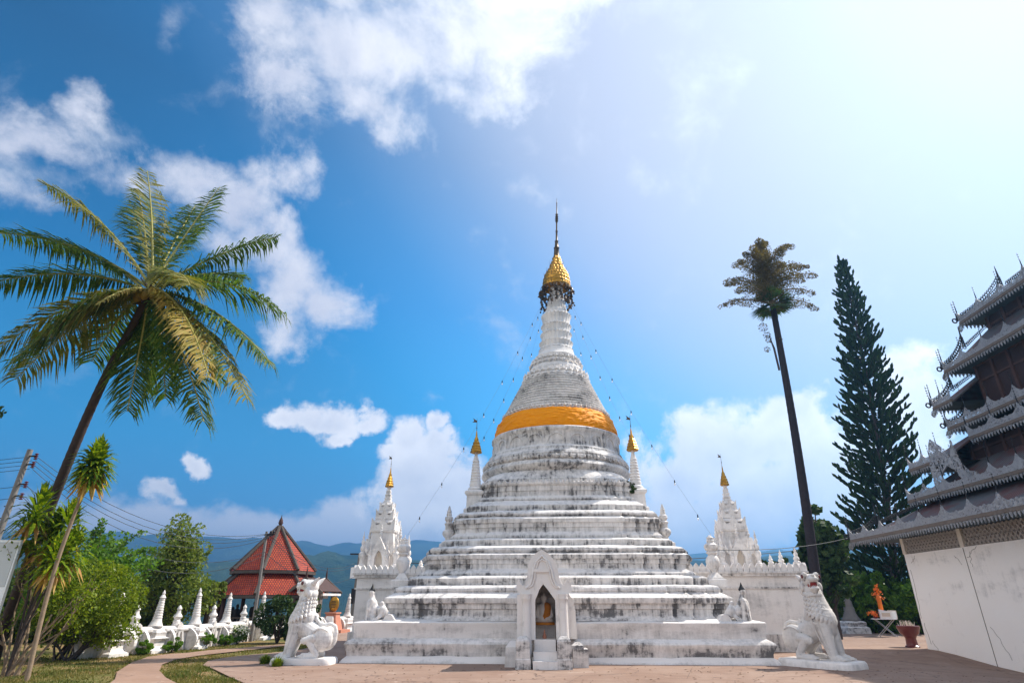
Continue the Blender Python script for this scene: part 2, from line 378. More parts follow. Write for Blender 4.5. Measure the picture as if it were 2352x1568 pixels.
# ------------------------------------------------------------------ ground, plaza, path, hills
def sst(x, a, b):
    t = min(1, max(0, (x - a) / (b - a))); return t * t * (3 - 2 * t)
def zslope(x, y): return -0.055 * max(0.0, x - 9.0) * sst(24 - y, 0, 5)
def zground(x, y):
    d = math.hypot(x - 2, y - 21)
    z = 0.0
    if d > 36: z = -min(150.0, 0.42 * (d - 36))
    if d > 500: z += 15 * noise.noise(Vector((x, y, 0)) / 500)
    if d < 36: z += -0.018 + 0.02 * noise.noise(Vector((x * .5, y * .5, 0)))
    return z + zslope(x, y) * (1 if d < 40 else 0) - 0.15 * sst(x, 8, 10) * (1 if d < 36 else 0)
g = MB(); radii = [0.5 + i * 1.4 for i in range(27)]
while radii[-1] < 16000: radii.append(radii[-1] * 1.14 + 1)
NSEG = 120; rr = []
for r in radii: rr.append([(2 + r * math.cos(2 * math.pi * j / NSEG), 21 + r * math.sin(2 * math.pi * j / NSEG), 0) for j in range(NSEG)])
rr = [[(x, y, zground(x, y)) for x, y, _ in row] for row in rr]
g.rings(rr, (True, False))
m, k, out = new_mat('ground_soil')
P = k('ShaderNodeNewGeometry').outputs['Position']
a = k.noise(P, 0.55, 5, 0.6); b = k.noise(P, 5, 6, 0.65); cc = k.noise(P, 40, 3, 0.6)
gc = k.mix(k.ss(a, 0.38, 0.62), (0.10, 0.115, 0.028), (0.27, 0.17, 0.085))
gc = k.mix(k.math('MULTIPLY', k.ss(b, 0.4, 0.7), 0.5), gc, (0.30, 0.21, 0.10))
px_ = k('ShaderNodeSeparateXYZ', {0: P}); far = k.ss(k('ShaderNodeVectorMath', {0: P}, operation='LENGTH').outputs[1], 55, 90)
fo = k.mix(k.noise(P, 0.012, 8, 0.7), (0.012, 0.035, 0.014), (0.055, 0.09, 0.03))
gc = k.mix(far, gc, fo)
pbsdf(k, out, gc, 0.95, 0, k.math('ADD', b, cc), 0.1, 0.6, 0.03)
struct(g.build('ground', m, smooth=40))
# plaza paving
def paving(name, c1, c2, c3, sc=1.0):
    m, k, out = new_mat(name); P = k('ShaderNodeNewGeometry').outputs['Position']
    a = k.noise(P, 0.5 * sc, 6, 0.65, 0.6); b = k.noise(k.vmul(P, (1.2, 5.0, 1)), 1.1 * sc, 6, 0.65); f = k.noise(P, 30, 5, 0.6)
    c = k.mix(k.ss(a, 0.35, 0.65), c1, c2)
    c = k.mix(k.math('MULTIPLY', k.ss(b, 0.52, 0.72), 0.7), c, c3)
    vo = k('ShaderNodeTexVoronoi', {'Vector': k('ShaderNodeVectorMath', {0: P, 1: k('ShaderNodeTexNoise', {'Vector': P, 'Scale': 1.3, 'Detail': 4.0}).outputs['Color']}, operation='ADD').outputs[0], 'Scale': 0.32}, feature='DISTANCE_TO_EDGE').outputs[0]
    c = k.mix(k.math('MULTIPLY', k.ss(vo, 0.008, 0.001), 0.7), c, (0.09, 0.06, 0.05))
    c = k.mix(k.math('MULTIPLY', f, 0.35), c, (0.20, 0.13, 0.10))
    rot = k('ShaderNodeMapping', {'Vector': P, 'Rotation': (0, 0, 0.32)}).outputs[0]
    bk = k('ShaderNodeTexBrick', {'Vector': rot, 'Scale': 1.0, 'Mortar Size': 0.012, 'Brick Width': 3.4, 'Row Height': 2.6}, offset=0.3).outputs['Fac']
    c = k.mix(k.math('MULTIPLY', bk, k.ss(b, 0.3, 0.6, 0.15, 0.55)), c, (0.10, 0.07, 0.055))
    st = k.noise(P, 0.9 * sc, 7, 0.7, 1.2); c = k.mix(k.math('MULTIPLY', k.ss(st, 0.56, 0.68), 0.45), c, (0.16, 0.105, 0.08)); c = k.mix(k.math('MULTIPLY', k.ss(st, 0.40, 0.33), 0.4), c, (0.52, 0.40, 0.33))
    pbsdf(k, out, c, 0.85, 0, k.math('MULTIPLY_ADD', f, 0.5, k.math('MULTIPLY', b, 0.5)), 0.2, 0.5, 0.015)
    return m
M_PLAZA = paving('plaza_concrete', (0.285, 0.185, 0.138), (0.35, 0.245, 0.19), (0.17, 0.105, 0.08))
M_PATH = paving('path_concrete', (0.32, 0.20, 0.14), (0.37, 0.24, 0.175), (0.27, 0.165, 0.12), 1.6)
edge = [gnd(*p) for p in [(640, 1600), (592, 1580), (560, 1568), (520, 1551), (490, 1537), (466, 1527), (478, 1517), (515, 1510), (560, 1505), (610, 1500), (660, 1495), (715, 1487), (752, 1474), (742, 1462), (720, 1456)]]
pl = [(1.5, 9.5)] + [(p.x + 0.08 * noise.noise(p * 2), p.y) for p in edge] + [(-12.0, 38), (-6, 39.5), (9, 39.5), (9, 9.5)]
plaza_poly = pl
g = MB(); g.add([(x, y, 0.010) for x, y in pl], [tuple(range(len(pl)))])
nx, ny = 17, 31; vs = []; fs = []
for i in range(nx):
    for j in range(ny):
        x = 9 + i * 1.0; y = 9.5 + j * 1.0; vs.append((x, y, 0.010 + zslope(x, y)))
for i in range(nx - 1):
    for j in range(ny - 1): q = i * ny + j; fs.append((q, q + ny, q + ny + 1, q + 1))
g.add(vs, fs); struct(g.build('plaza', M_PLAZA, fixn=True))
L_ = [(225, 1590), (262, 1560), (268, 1543), (300, 1522), (340, 1508), (385, 1502), (430, 1499), (480, 1493), (560, 1487), (640, 1480)]
R_ = [(720, 1474), (640, 1485), (560, 1494), (500, 1500), (450, 1506), (405, 1514), (372, 1526), (362, 1540), (378, 1556), (410, 1572), (440, 1590)]
path_poly = [(p.x + .07 * noise.noise(p * 3), p.y) for p in [gnd(*q) for q in L_ + R_]]
g = MB(); g.add([(x, y, 0.014) for x, y in path_poly], [tuple(range(len(path_poly)))]); struct(g.build('path', M_PATH, fixn=True))
def inside(x, y, poly):
    c = False; n_ = len(poly)
    for i in range(n_):
        x1, y1 = poly[i][:2]; x2, y2 = poly[(i + 1) % n_][:2]
        if (y1 > y) != (y2 > y) and x < (x2 - x1) * (y - y1) / (y2 - y1) + x1: c = not c
    return c
# grass on the verge and on the little lawn between path and plaza
g = MB(); cnt = 0
while cnt < 30000:
    x = random.uniform(-15.5, -1.5); y = random.uniform(12.8, 27) if random.random() < .8 else random.uniform(12.8, 18)
    if inside(x, y, path_poly) or inside(x, y, plaza_poly): continue
    dens = noise.noise(Vector((x * .7, y * .7, 3)))
    if dens < -0.15 and random.random() < .75: continue
    h = random.uniform(.02, .06) * (1.5 if dens > .2 else 1); w_ = random.uniform(.008, .02); a_ = random.uniform(0, math.pi); t_ = rv(.04)
    dx, dy = w_ * math.cos(a_), w_ * math.sin(a_); z0 = zground(x, y)
    g.add([(x - dx, y - dy, z0), (x + dx, y + dy, z0), (x + t_.x, y + t_.y, z0 + h)], [(0, 1, 2)]); cnt += 1
stuff(tag(g.build('grass', L_GRASS), 'short dry grass covering the verge and the lawn beside the path', 'grass'))
# leaf litter on the paving
g = MB()
for _ in range(420):
    x = random.uniform(-6.5, 12); y = random.uniform(13.2, 19) if random.random() < .7 else random.uniform(13.2, 17.0); z = .018 + zslope(x, y)
    a_ = random.uniform(0, 6.28); l_ = random.uniform(.02, .055); w_ = l_ * .35; c_, s_ = math.cos(a_), math.sin(a_)
    g.add([(x - c_ * l_, y - s_ * l_, z), (x + s_ * w_, y - c_ * w_, z + .01), (x + c_ * l_, y + s_ * l_, z), (x - s_ * w_, y + c_ * w_, z + .004)], [(0, 1, 2, 3)])
stuff(tag(g.build('fallen_leaves', plain('dry_leaf', (0.16, 0.09, 0.04), .8, 0, .5, 3)), 'scattered small dry leaves lying on the paved plaza', 'leaf litter'))
# distant hills
def ridge(az, base, amp, seed, rough):
    v = 0; f_ = 1.0; a_ = 1.0
    for o in range(6):
        v += a_ * noise.noise(Vector((az * 3.0 * f_ + seed, seed * 1.7, o * 3.1))); f_ *= 2.1; a_ *= 0.5
    return base + amp * v
def hills(name, dist, base, amp, seed, depth, prof, vh=(0.010, 0.03, 0.012)):
    g = MB(); na, nd = 260, 26; vs = []; fs = []
    for i in range(na):
        az_ = RAD(-75 + 150 * i / (na - 1)); top = ridge(az_, base, amp, seed, 1) * prof(math.degrees(az_))
        for j in range(nd):
            t = j / (nd - 1); r = dist + depth * t
            bump = 0.10 * top * noise.noise(Vector((math.sin(az_) * r, math.cos(az_) * r, seed * 50)) / (dist * .06)) + 0.05 * top * noise.noise(Vector((math.sin(az_) * r, math.cos(az_) * r, seed * 90)) / (dist * .02))
            prof_t = math.sin(min(t * 1.45, 1.0) * math.pi / 2) if t < .69 else math.cos((t - .69) / .31 * math.pi / 2)
            z = -160 + (top + 160) * prof_t + bump * math.sin(t * math.pi)
            vs.append((math.sin(az_) * r, math.cos(az_) * r, z))
    for i in range(na - 1):
        for j in range(nd - 1): q = i * nd + j; fs.append((q, q + 1, q + nd + 1, q + nd))
    g.add(vs, fs)
    o = struct(g.build(name, M_HILL, fixn=True, smooth=60)); return o
m, k, out = new_mat('forested_slope'); M_HILL = m
P = k('ShaderNodeNewGeometry').outputs['Position']
a = k.noise(P, 0.010, 8, 0.7); b = k.noise(P, 0.07, 6, 0.7)
hc = k.mix(k.ss(a, 0.4, 0.62), (0.012, 0.035, 0.016), (0.045, 0.075, 0.028))
hc = k.mix(k.ss(b, 0.60, 0.72), hc, (0.12, 0.14, 0.05))
pbsdf(k, out, hc, 0.95, 0, b, 0.05, 1.0, 8.0)
hills('hills', 620, 62, 16, 2.3, 620, lambda d: 1.0 + 0.35 * math.exp(-((d + 16) / 7) ** 2) - 0.25 * math.exp(-((d + 30) / 8) ** 2))
hills('hills', 1750, 190, 34, 7.9, 1100, lambda d: 1.0)
# ------------------------------------------------------------------ the great stupa (it leans a little)
SC = Vector((1.58, 24.5, 0)); SROT = RAD(-3.4); LEAN = 0.035
stupa = thing('stupa', 'tall white weathered stupa with stepped base and ringed spire amid the plaza', 'stupa', SC, SROT)
def lean(mb):
    mb.v = [(x + LEAN * z, y, z) for x, y, z in mb.v]; return mb
def plan(kind, w, dens=0.22, rnd=0.0):
    """closed outline of half width w: 'square' or 'redent' (stepped corners) ; rnd blends it to a circle"""
    if kind == 'square': q = [(1.0, -1.0)]
    else: q = [(.60, -1), (.60, -.97), (.71, -.97), (.71, -.94), (.82, -.94), (.82, -.91), (.91, -.91), (.91, -.82), (.94, -.82), (.94, -.71), (.97, -.71), (.97, -.60), (1, -.60)]
    pts = []
    for a in range(4):
        ca, sa = [(1, 0), (0, 1), (-1, 0), (0, -1)][a]
        for x, y in q: pts.append((x * ca - y * sa, x * sa + y * ca))
    outl = []
    for i in range(len(pts)):
        x1, y1 = pts[i]; x2, y2 = pts[(i + 1) % len(pts)]
        n_ = max(1, int(math.hypot(x2 - x1, y2 - y1) * 6.0 / 0.20 / (2 if kind == 'square' else 1)))
        for j in range(n_):
            t = j / n_; outl.append((x1 + (x2 - x1) * t, y1 + (y2 - y1) * t))
    res = []
    for x, y in outl:
        r = math.hypot(x, y); f = (1 - rnd) + rnd / r
        res.append((x * w * f, y * w * f))
    return res
def tier(name, prof, kind, mat, rough=0.011, rnds=None, parent=None):
    R = []
    for i, (w, z) in enumerate(prof):
        row = []
        for x, y in plan(kind, w, rnd=rnds[i] if rnds else 0.0):
            p = Vector((x, y, z)); d = rough * (noise.noise(p * 1.1) + .7 * noise.noise(p * 3.3 + Vector((9, 2, 1))))
            dz = rough * 0.9 * (noise.noise(Vector((x, y, i * .4)) * .9) + .6 * noise.noise(Vector((x, y, i)) * 3.0))
            r = math.hypot(x, y); row.append((x * (1 + d / r), y * (1 + d / r), z + (dz if 0 < i else 0)))
        R.append(row)
    mb = MB().rings(R, (False, False)); o = lean(mb).build(name, mat, parent or stupa, smooth=32)
    P0 = plan(kind, 1.0); m_ = len(P0); at = o.data.attributes.new('grime', 'FLOAT', 'POINT'); conc = [0.0] * m_
    for i in range(m_):
        a, b, c = Vector(P0[i - 1]), Vector(P0[i]), Vector(P0[(i + 1) % m_]); cz = (b - a).x * (c - b).y - (b - a).y * (c - b).x
        if abs(cz) > 1e-6 and cz < 0: conc[i] = .40
        elif abs(cz) > 1e-6 and kind == 'redent': conc[i] = .1
    for k_, (w, z) in enumerate(prof):
        gz = 0.0
        if 0 < k_ < len(prof) - 1:
            (w0, z0), (w1, z1), (w2, z2) = prof[k_ - 1], prof[k_], prof[k_ + 1]; cz = (w1 - w0) * (z2 - z1) - (z1 - z0) * (w2 - w1)
            gz = .12 if cz < -1e-4 else 0.0
        if k_ <= 1: gz = .24
        for i in range(m_): at.data[k_ * m_ + i].value = min(1.0, gz + conc[i])
    return o
tier('skirt', [(6.12, -.05), (6.10, .05), (6.05, .12), (5.96, .18), (5.9, .2)], 'square', M_TOP, .03)
tier('base_tier', [(5.96, .16), (5.97, .27), (6.02, .38), (6.05, .44), (6.06, .49), (6.03, .54), (5.96, .58), (5.84, .64), (5.7, .66)], 'square', M_BASE, .022)
tier('tier', [(5.86, .62), (5.86, .80), (5.88, .93), (5.90, .99), (5.90, 1.03), (5.86, 1.055), (5.7, 1.09), (5.4, 1.14)], 'square', M_NICHE, .02)
tier('tier', [(5.80, 1.08), (5.72, 1.13), (5.63, 1.19), (5.61, 1.22), (5.61, 1.38), (5.65, 1.40), (5.65, 1.53), (5.72, 1.55), (5.74, 1.62), (5.74, 1.69), (5.68, 1.72), (5.40, 1.87), (5.3, 1.88)], 'redent', M_TIER)
tier('tier', [(5.38, 1.80), (5.44, 1.85), (5.47, 1.90), (5.46, 1.96), (5.41, 2.01), (5.3, 2.035), (5.05, 2.07)], 'redent', M_TIER, .025)
tier('tier', [(5.11, 2.03), (5.13, 2.14), (5.14, 2.25), (5.10, 2.29), (5.0, 2.315), (4.68, 2.37)], 'redent', M_TIER)
tier('tier', [(4.77, 2.32), (4.80, 2.37), (4.79, 2.42), (4.72, 2.47), (4.60, 2.53), (4.575, 2.56), (4.575, 2.69), (4.61, 2.705), (4.61, 2.83), (4.66, 2.845), (4.68, 2.90), (4.68, 2.965), (4.63, 2.995), (4.45, 3.05)], 'redent', M_TIER)
tier('tier', [(4.50, 3.02), (4.55, 3.07), (4.57, 3.12), (4.55, 3.18), (4.49, 3.22), (4.38, 3.245), (4.1, 3.30)], 'redent', M_TIER, .025)
tier('tier', [(4.16, 3.26), (4.18, 3.36), (4.18, 3.46), (4.13, 3.495), (3.80, 3.57)], 'redent', M_TIER)
tier('tier', [(3.90, 3.53), (3.93, 3.58), (3.92, 3.64), (3.86, 3.69), (3.79, 3.75), (3.775, 3.78), (3.775, 3.89), (3.81, 3.905), (3.81, 4.04), (3.855, 4.055), (3.87, 4.11), (3.87, 4.18), (3.82, 4.215), (3.65, 4.29)], 'redent', M_TIER)
tier('tier', [(3.69, 4.27), (3.75, 4.31), (3.76, 4.36), (3.73, 4.41), (3.66, 4.45), (3.35, 4.53)], 'redent', M_TIER, .022)
tier('tier', [(3.40, 4.50), (3.43, 4.60), (3.43, 4.69), (3.37, 4.73), (3.05, 4.93)], 'redent', M_TIER)
tier('tier', [(3.10, 4.87), (3.16, 4.92), (3.15, 4.98), (3.06, 5.04), (3.03, 5.08), (3.02, 5.24), (3.05, 5.255), (3.05, 5.42), (3.09, 5.44), (3.13, 5.49), (3.13, 5.55), (3.06, 5.58), (2.9, 5.60)], 'redent', M_TIER, rnds=[.1, .1, .1, .1, .12, .15, .15, .2, .2, .22, .22, .25, .3])
tier('sloped_roof', [(3.02, 5.56), (3.02, 5.70), (2.98, 5.76), (2.93, 5.88), (2.85, 6.05), (2.80, 6.12)], 'redent', M_TIER, rnds=[.25, .3, .35, .5, .8, 1.0])
def petals(name, r, z, h, n_, outw=0.10, w=None, down=False, mat=M_TIER, par=None, thick=.07):
    """ring of pointed lotus leaves"""
    mb = MB(); w = w or 2 * math.pi * r / n_ * .48
    for j in range(n_):
        a = 2 * math.pi * (j + .5) / n_; ca, sa = math.cos(a), math.sin(a); s_ = -1 if down else 1
        jz = h * .12 * random.uniform(-1, 1)
        def P(x, o, zz): return (ca * (r + o) - sa * x, sa * (r + o) + ca * x, z + s_ * zz)
        mb.add([P(-w, 0, 0), P(w, 0, 0), P(w * .85, outw * .5, h * .45), P(0, outw, h + jz), P(-w * .85, outw * .5, h * .45), P(0, outw * .45 + thick, h * .28), P(0, -thick, h * .3)],
               [(0, 1, 5), (1, 2, 5), (2, 3, 5), (3, 4, 5), (4, 0, 5), (1, 0, 6), (2, 1, 6), (3, 2, 6), (4, 3, 6), (0, 4, 6)])
    return lean(mb).build(name, mat, par or stupa)
def redent_petals(name, w, z, h, mat):
    mb = MB(); pl_ = plan('redent', w, rnd=.25); L = 0; last = None; step = .16
    for i in range(len(pl_)):
        a = Vector(pl_[i]).to_3d(); b = Vector(pl_[(i + 1) % len(pl_)]).to_3d(); d = b - a; l = d.length
        if l < .02: continue
        d.normalize(); nrm = Vector((d.y, -d.x, 0)); t = (step - L % step) % step
        while t < l:
            c = a + d * t; q = step * .46
            mb.add([c - d * q + Vector((0, 0, z)), c + d * q + Vector((0, 0, z)), c + d * q * .8 + nrm * .04 + Vector((0, 0, z + h * .5)), c + nrm * .09 + Vector((0, 0, z + h)), c - d * q * .8 + nrm * .04 + Vector((0, 0, z + h * .5)), c + nrm * .085 + Vector((0, 0, z + h * .3)), c - nrm * .05 + Vector((0, 0, z + h * .3))],
                   [(0, 1, 5), (1, 2, 5), (2, 3, 5), (3, 4, 5), (4, 0, 5), (1, 0, 6), (2, 1, 6), (3, 2, 6), (4, 3, 6), (0, 4, 6)])
            t += step
        L += l
    return lean(mb).build(name, mat, stupa)
redent_petals('lotus_band', 3.07, 5.50, .15, M_TIER)
def rlathe(name, prof, mat, seg=96, rough=.012, flute=0, fa=0.0, par=None):
    R = []
    for i, (r, z) in enumerate(prof):
        row = []
        for j in range(seg):
            a = 2 * math.pi * j / seg; p = Vector((r * math.cos(a), r * math.sin(a), z))
            rr_ = r * (1 + (fa * abs(math.sin(flute * a / 2)) if flute else 0)) + rough * (noise.noise(p * 1.3) + .7 * noise.noise(p * 4)); dz = rough * .8 * noise.noise(p * 1.7 + Vector((4, 4, i * .2)))
            row.append((rr_ * math.cos(a), rr_ * math.sin(a), z + dz))
        R.append(row)
    return lean(MB().rings(R, (False, True))).build(name, mat, par or stupa, smooth=38)
rlathe('drum_base', [(2.84, 6.0), (2.92, 6.1), (3.02, 6.18), (3.05, 6.27), (3.01, 6.36), (2.93, 6.42), (2.90, 6.48), (2.92, 6.60), (2.95, 6.68), (2.90, 6.78), (2.82, 6.84), (2.79, 6.90), (2.78, 6.96), (2.66, 7.04), (2.6, 7.06)], M_TIER, rough=.02)
petals('lotus_band', 2.90, 6.46, .20, 70, .11)
petals('lotus_band', 2.93, 6.62, .17, 58, .08, down=True)
rlathe('drum', [(2.68, 7.0), (2.65, 7.06), (2.63, 7.3), (2.63, 7.56), (2.66, 7.60), (2.70, 7.65), (2.70, 7.74), (2.66, 7.78), (2.50, 7.83), (2.4, 7.84)], M_TIER, rough=.015)
mb = MB()                                            # ring of arch mouldings on the drum
for j in range(20):
    a0 = 2 * math.pi * j / 20; pts = []
    for t in range(11):
        u = -1 + 2 * t / 10; a = a0 + u * .125; pts.append((2.645 * math.cos(a), 2.645 * math.sin(a), 7.12 + .36 * math.sqrt(max(0, 1 - u * u))))
    mb.tube(pts, .022, 5)
lean(mb).build('arch_moulding', M_TIER, stupa, smooth=50)
rlathe('bell', [(2.5, 7.8), (2.45, 7.9), (2.38, 8.2), (2.25, 8.55), (2.2, 8.7)], M_CONE)
prof = [(2.26, 8.62), (2.28, 8.66)]; zc = [8.72, 9.45, 10.29]; rc_ = [2.23, 1.87, 1.46]
def rcone(z):
    pts = [(8.66, 2.25), (8.75, 2.21), (9.45, 1.87), (10.29, 1.47), (11.0, 1.14), (11.6, .88), (12.35, .67), (12.9, .585), (13.7, .59), (14.0, .48), (14.45, .39), (15.0, .31)]
    for (a, ra), (b, rb) in zip(pts, pts[1:]):
        if z <= b: return ra + (rb - ra) * (z - a) / (b - a)
    return pts[-1][1]
z = 8.72
while z < 10.3:
    r = rcone(z); prof += [(r - .02, z), (r + .035, z + .02), (r + .04, z + .065), (r - .01, z + .09), (rcone(z + .12) - .02, z + .12)]; z += .128
rlathe('ringed_cone', prof, M_CONE, rough=.01)
petals('lotus_band', 2.22, 8.66, .17, 64, .09, mat=M_CONE)
prof = []
for zz in [10.28 + .1 * i for i in range(0, 21)]: prof.append((rcone(zz) + .02 * math.sin(i * 1.0), zz))
prof = [(1.50, 10.25), (1.46, 10.32), (1.40, 10.36), (1.33, 10.52), (1.36, 10.56), (1.32, 10.62), (1.20, 10.84), (1.20, 10.90), (1.15, 10.96), (1.02, 11.2), (1.04, 11.26), (.98, 11.32), (.92, 11.42), (.95, 11.5), (.95, 11.56), (.87, 11.62), (.80, 11.8), (.78, 11.9), (.74, 12.0)]
rlathe('lotus_cone', prof, M_TOP, rough=.01)
for r, z, h, n_, dn in [(1.42, 10.50, .17, 30, True), (1.36, 10.55, .20, 30, False), (1.22, 10.84, .16, 28, True), (1.12, 11.22, .17, 26, True), (1.02, 11.28, .17, 26, False), (.95, 11.48, .13, 24, True)]:
    petals('lotus_petals', r, z, h, n_, .07, down=dn, mat=M_TOP)
rlathe('bulb', [(.76, 11.94), (.70, 12.02), (.68, 12.1), (.74, 12.3), (.70, 12.33), (.64, 12.36), (.635, 12.5), (.67, 12.72), (.62, 12.76), (.60, 12.8), (.605, 12.95), (.65, 13.15), (.61, 13.18), (.585, 13.22), (.62, 13.5), (.66, 13.66), (.62, 13.72), (.52, 13.78), (.50, 13.95), (.45, 14.0), (.44, 14.2), (.40, 14.24), (.39, 14.45), (.35, 14.5), (.33, 14.75), (.30, 15.0), (.28, 15.3)], M_TOP, 72, rough=.006, flute=24, fa=.05)
for r, z in [(.70, 12.30), (.655, 12.74), (.63, 13.16), (.63, 13.68)]: petals('lotus_petals', r, z + .02, .10, 24, .05, down=True, mat=M_TOP)
# gilded umbrella (hti)
hti = [(.58, 15.20), (.65, 15.21), (.66, 15.28), (.62, 15.32), (.635, 15.40), (.645, 15.42), (.63, 15.48), (.60, 15.52), (.615, 15.60), (.62, 15.62), (.60, 15.68), (.56, 15.72), (.57, 15.79), (.575, 15.81), (.55, 15.86), (.50, 15.90), (.495, 15.97), (.50, 15.99), (.47, 16.04), (.41, 16.08), (.40, 16.16), (.405, 16.18), (.38, 16.23), (.33, 16.27), (.32, 16.36), (.325, 16.38), (.30, 16.43), (.26, 16.47), (.25, 16.56), (.255, 16.58), (.235, 16.64), (.20, 16.68), (.195, 16.78), (.20, 16.80), (.175, 16.86), (.15, 16.9), (.145, 17.0)]
um = lean(MB().lathe(hti, 40, (0, 0, 0), flute=20, fa=.03)).build('gilt_umbrella', M_GOLD, stupa, smooth=35)
mb = MB()
for r, z in [(.66, 15.25), (.645, 15.43), (.62, 15.62), (.575, 15.81), (.50, 15.99), (.405, 16.18), (.325, 16.38), (.255, 16.58), (.20, 16.8)]:
    k_ = max(10, int(r * 44))
    for j in range(k_):
        a = 2 * math.pi * (j + random.random() * .3) / k_; c = (r * math.cos(a), r * math.sin(a), z)
        mb.lathe([(.018, 0), (.024, .03), (.004, .11)], 4, c)
lean(mb).build('spikes', M_GOLD, um)
mb = MB()
for r, z in [(.655, 15.28), (.61, 15.65), (.48, 16.0), (.33, 16.4)]:
    for j in range(8):
        a = 2 * math.pi * (j + .5) / 8; mb.tube([(r * math.cos(a), r * math.sin(a), z), (r * 1.06 * math.cos(a), r * 1.06 * math.sin(a), z + .26)], [.012, .003], 4)
lean(mb).build('needles', M_DARKG, um)
lean(MB().lathe([(.16, 16.95), (.135, 17.05), (.12, 17.4), (.15, 17.44), (.10, 17.5), (.075, 17.8), (.10, 17.84), (.05, 17.9), (.045, 18.4), (.07, 18.43), (.04, 18.46), (.035, 18.9), (.05, 19.0), (.085, 19.05), (.05, 19.1), (.09, 19.17), (.05, 19.22), (.085, 19.3), (.045, 19.36), (.075, 19.44), (.03, 19.5), (.02, 20.1), (.035, 20.15), (.012, 20.2), (.008, 20.45)], 10)).build('finial_rod', M_DARKG, stupa, smooth=40)
hoop = MB()
for r, z in [(.74, 15.16), (.60, 14.78), (.72, 14.46)]: hoop.torus((0, 0, z), r, .012, None, 36, 4)
for j in range(8):
    a = 2 * math.pi * j / 8; hoop.tube([(.64 * math.cos(a), .64 * math.sin(a), 15.22), (.76 * math.cos(a), .76 * math.sin(a), 15.05), (.72 * math.cos(a), .72 * math.sin(a), 14.46), (.34 * math.cos(a), .34 * math.sin(a), 14.62)], .010, 4)
lean(hoop).build('hoop', M_IRON, stupa)
bellm = MB().lathe([(.012, .0), (.03, -.02), (.045, -.09), (.062, -.13), (.05, -.135), (.01, -.12)], 8).tube([(0, 0, .05), (0, 0, -.2)], .006, 4).box((0, 0, -.22), (.05, .006, .08))
b0 = bellm.build('bell', M_DARKG, stupa, smooth=40); nb = 0
for r, z, k_ in [(.76, 15.10, 32), (.68, 14.96, 24), (.62, 14.74, 14), (.72, 14.46, 20)]:
    for j in range(k_):
        a = 2 * math.pi * (j + random.random() * .5) / k_; zz = z + random.uniform(-.12, .06)
        o = b0 if nb == 0 else b0.copy()
        if nb: COL.objects.link(o)
        nb += 1; o.location = (r * math.cos(a) + LEAN * zz, r * math.sin(a), zz); o.scale = (1.25,) * 3; o.rotation_euler = (random.uniform(-.5, .5), random.uniform(-.5, .5), a)
# orange cloth tied round the bell
R = []; seg = 420
pr0 = [(2.50, 7.80), (2.56, 7.83), (2.575, 7.95), (2.55, 8.12), (2.50, 8.28), (2.44, 8.42), (2.37, 8.54), (2.31, 8.62), (2.24, 8.60)]
prof = []
for (r0_, z0_), (r1_, z1_) in zip(pr0, pr0[1:]):
    for q_ in range(4): prof.append((r0_ + (r1_ - r0_) * q_ / 4, z0_ + (z1_ - z0_) * q_ / 4))
prof.append(pr0[-1])
for i, (r, z) in enumerate(prof):
    row = []
    for j in range(seg):
        a = 2 * math.pi * j / seg
        zz = z * 1.0 + .10 * math.sin(a * 4 + 1) + .06 * math.sin(a * 9)
        n1 = noise.noise(Vector((math.cos(a) * 2.2, math.sin(a) * 2.2, zz * 11))); n2 = noise.noise(Vector((math.cos(a) * 5, math.sin(a) * 5, zz * 19 + 4))); n3 = noise.noise(Vector((math.cos(a) * 16, math.sin(a) * 16, z * 5)))
        fold = .075 * (abs(n1) - .2) + .045 * (abs(n2) - .2) + .02 * n3
        sag = .035 * noise.noise(Vector((math.cos(a) * 2, math.sin(a) * 2, 4.0)))
        rr_ = r + fold + .01; row.append((rr_ * math.cos(a) + LEAN * z, rr_ * math.sin(a), z + sag))
    R.append(row)
m, k, out = new_mat('saffron_satin')
P = k('ShaderNodeNewGeometry').outputs['Position']; a_ = k.noise(k.vmul(P, (1.2, 1.2, 9)), 1.4, 5, 0.6)
pbsdf(k, out, k.mix(a_, (0.90, 0.27, 0.004), (1.0, 0.38, 0.006)), 0.5, 0, a_, 0.12, 0.9, 0.06)
cloth = MB().rings(R, (False, False)).build('cloth', m, None, smooth=80); cloth.location = SC; cloth.rotation_euler = (0, 0, SROT)
tag(cloth, 'long orange satin cloth wrapped around the bell of the tall white stupa', 'cloth')
def S2W(x, y, z=0.0):
    x = x + LEAN * z; c_, s_ = math.cos(SROT), math.sin(SROT); return Vector((SC.x + x * c_ - y * s_, SC.y + x * s_ + y * c_, z))
# corner pinnacles
def gilt_crown(mb, z, s, c=(0, 0, 0)):
    return mb.lathe([(.10 * s, z), (.155 * s, z + .0), (.165 * s, z + .04 * s), (.14 * s, z + .09 * s), (.15 * s, z + .12 * s), (.12 * s, z + .17 * s), (.13 * s, z + .2 * s), (.09 * s, z + .27 * s), (.10 * s, z + .3 * s), (.06 * s, z + .38 * s), (.065 * s, z + .41 * s), (.03 * s, z + .5 * s), (.02 * s, z + .62 * s), (.006 * s, z + .7 * s)], 14, c, flute=7, fa=.12)
def vane(mb, z, h, s=1.0):
    mb.tube([(0, 0, z), (0, 0, z + h)], [.012 * s, .006 * s], 5); mb.ball((0, 0, z + h * .35), .025 * s, 6, 4)
    mb.prism([(0, z + h * .72), (.02 * s, z + h * .80), (-.15 * s, z + h * 1.0), (-.11 * s, z + h * .82), (-.17 * s, z + h * .74)], -.004, .004)
    return mb
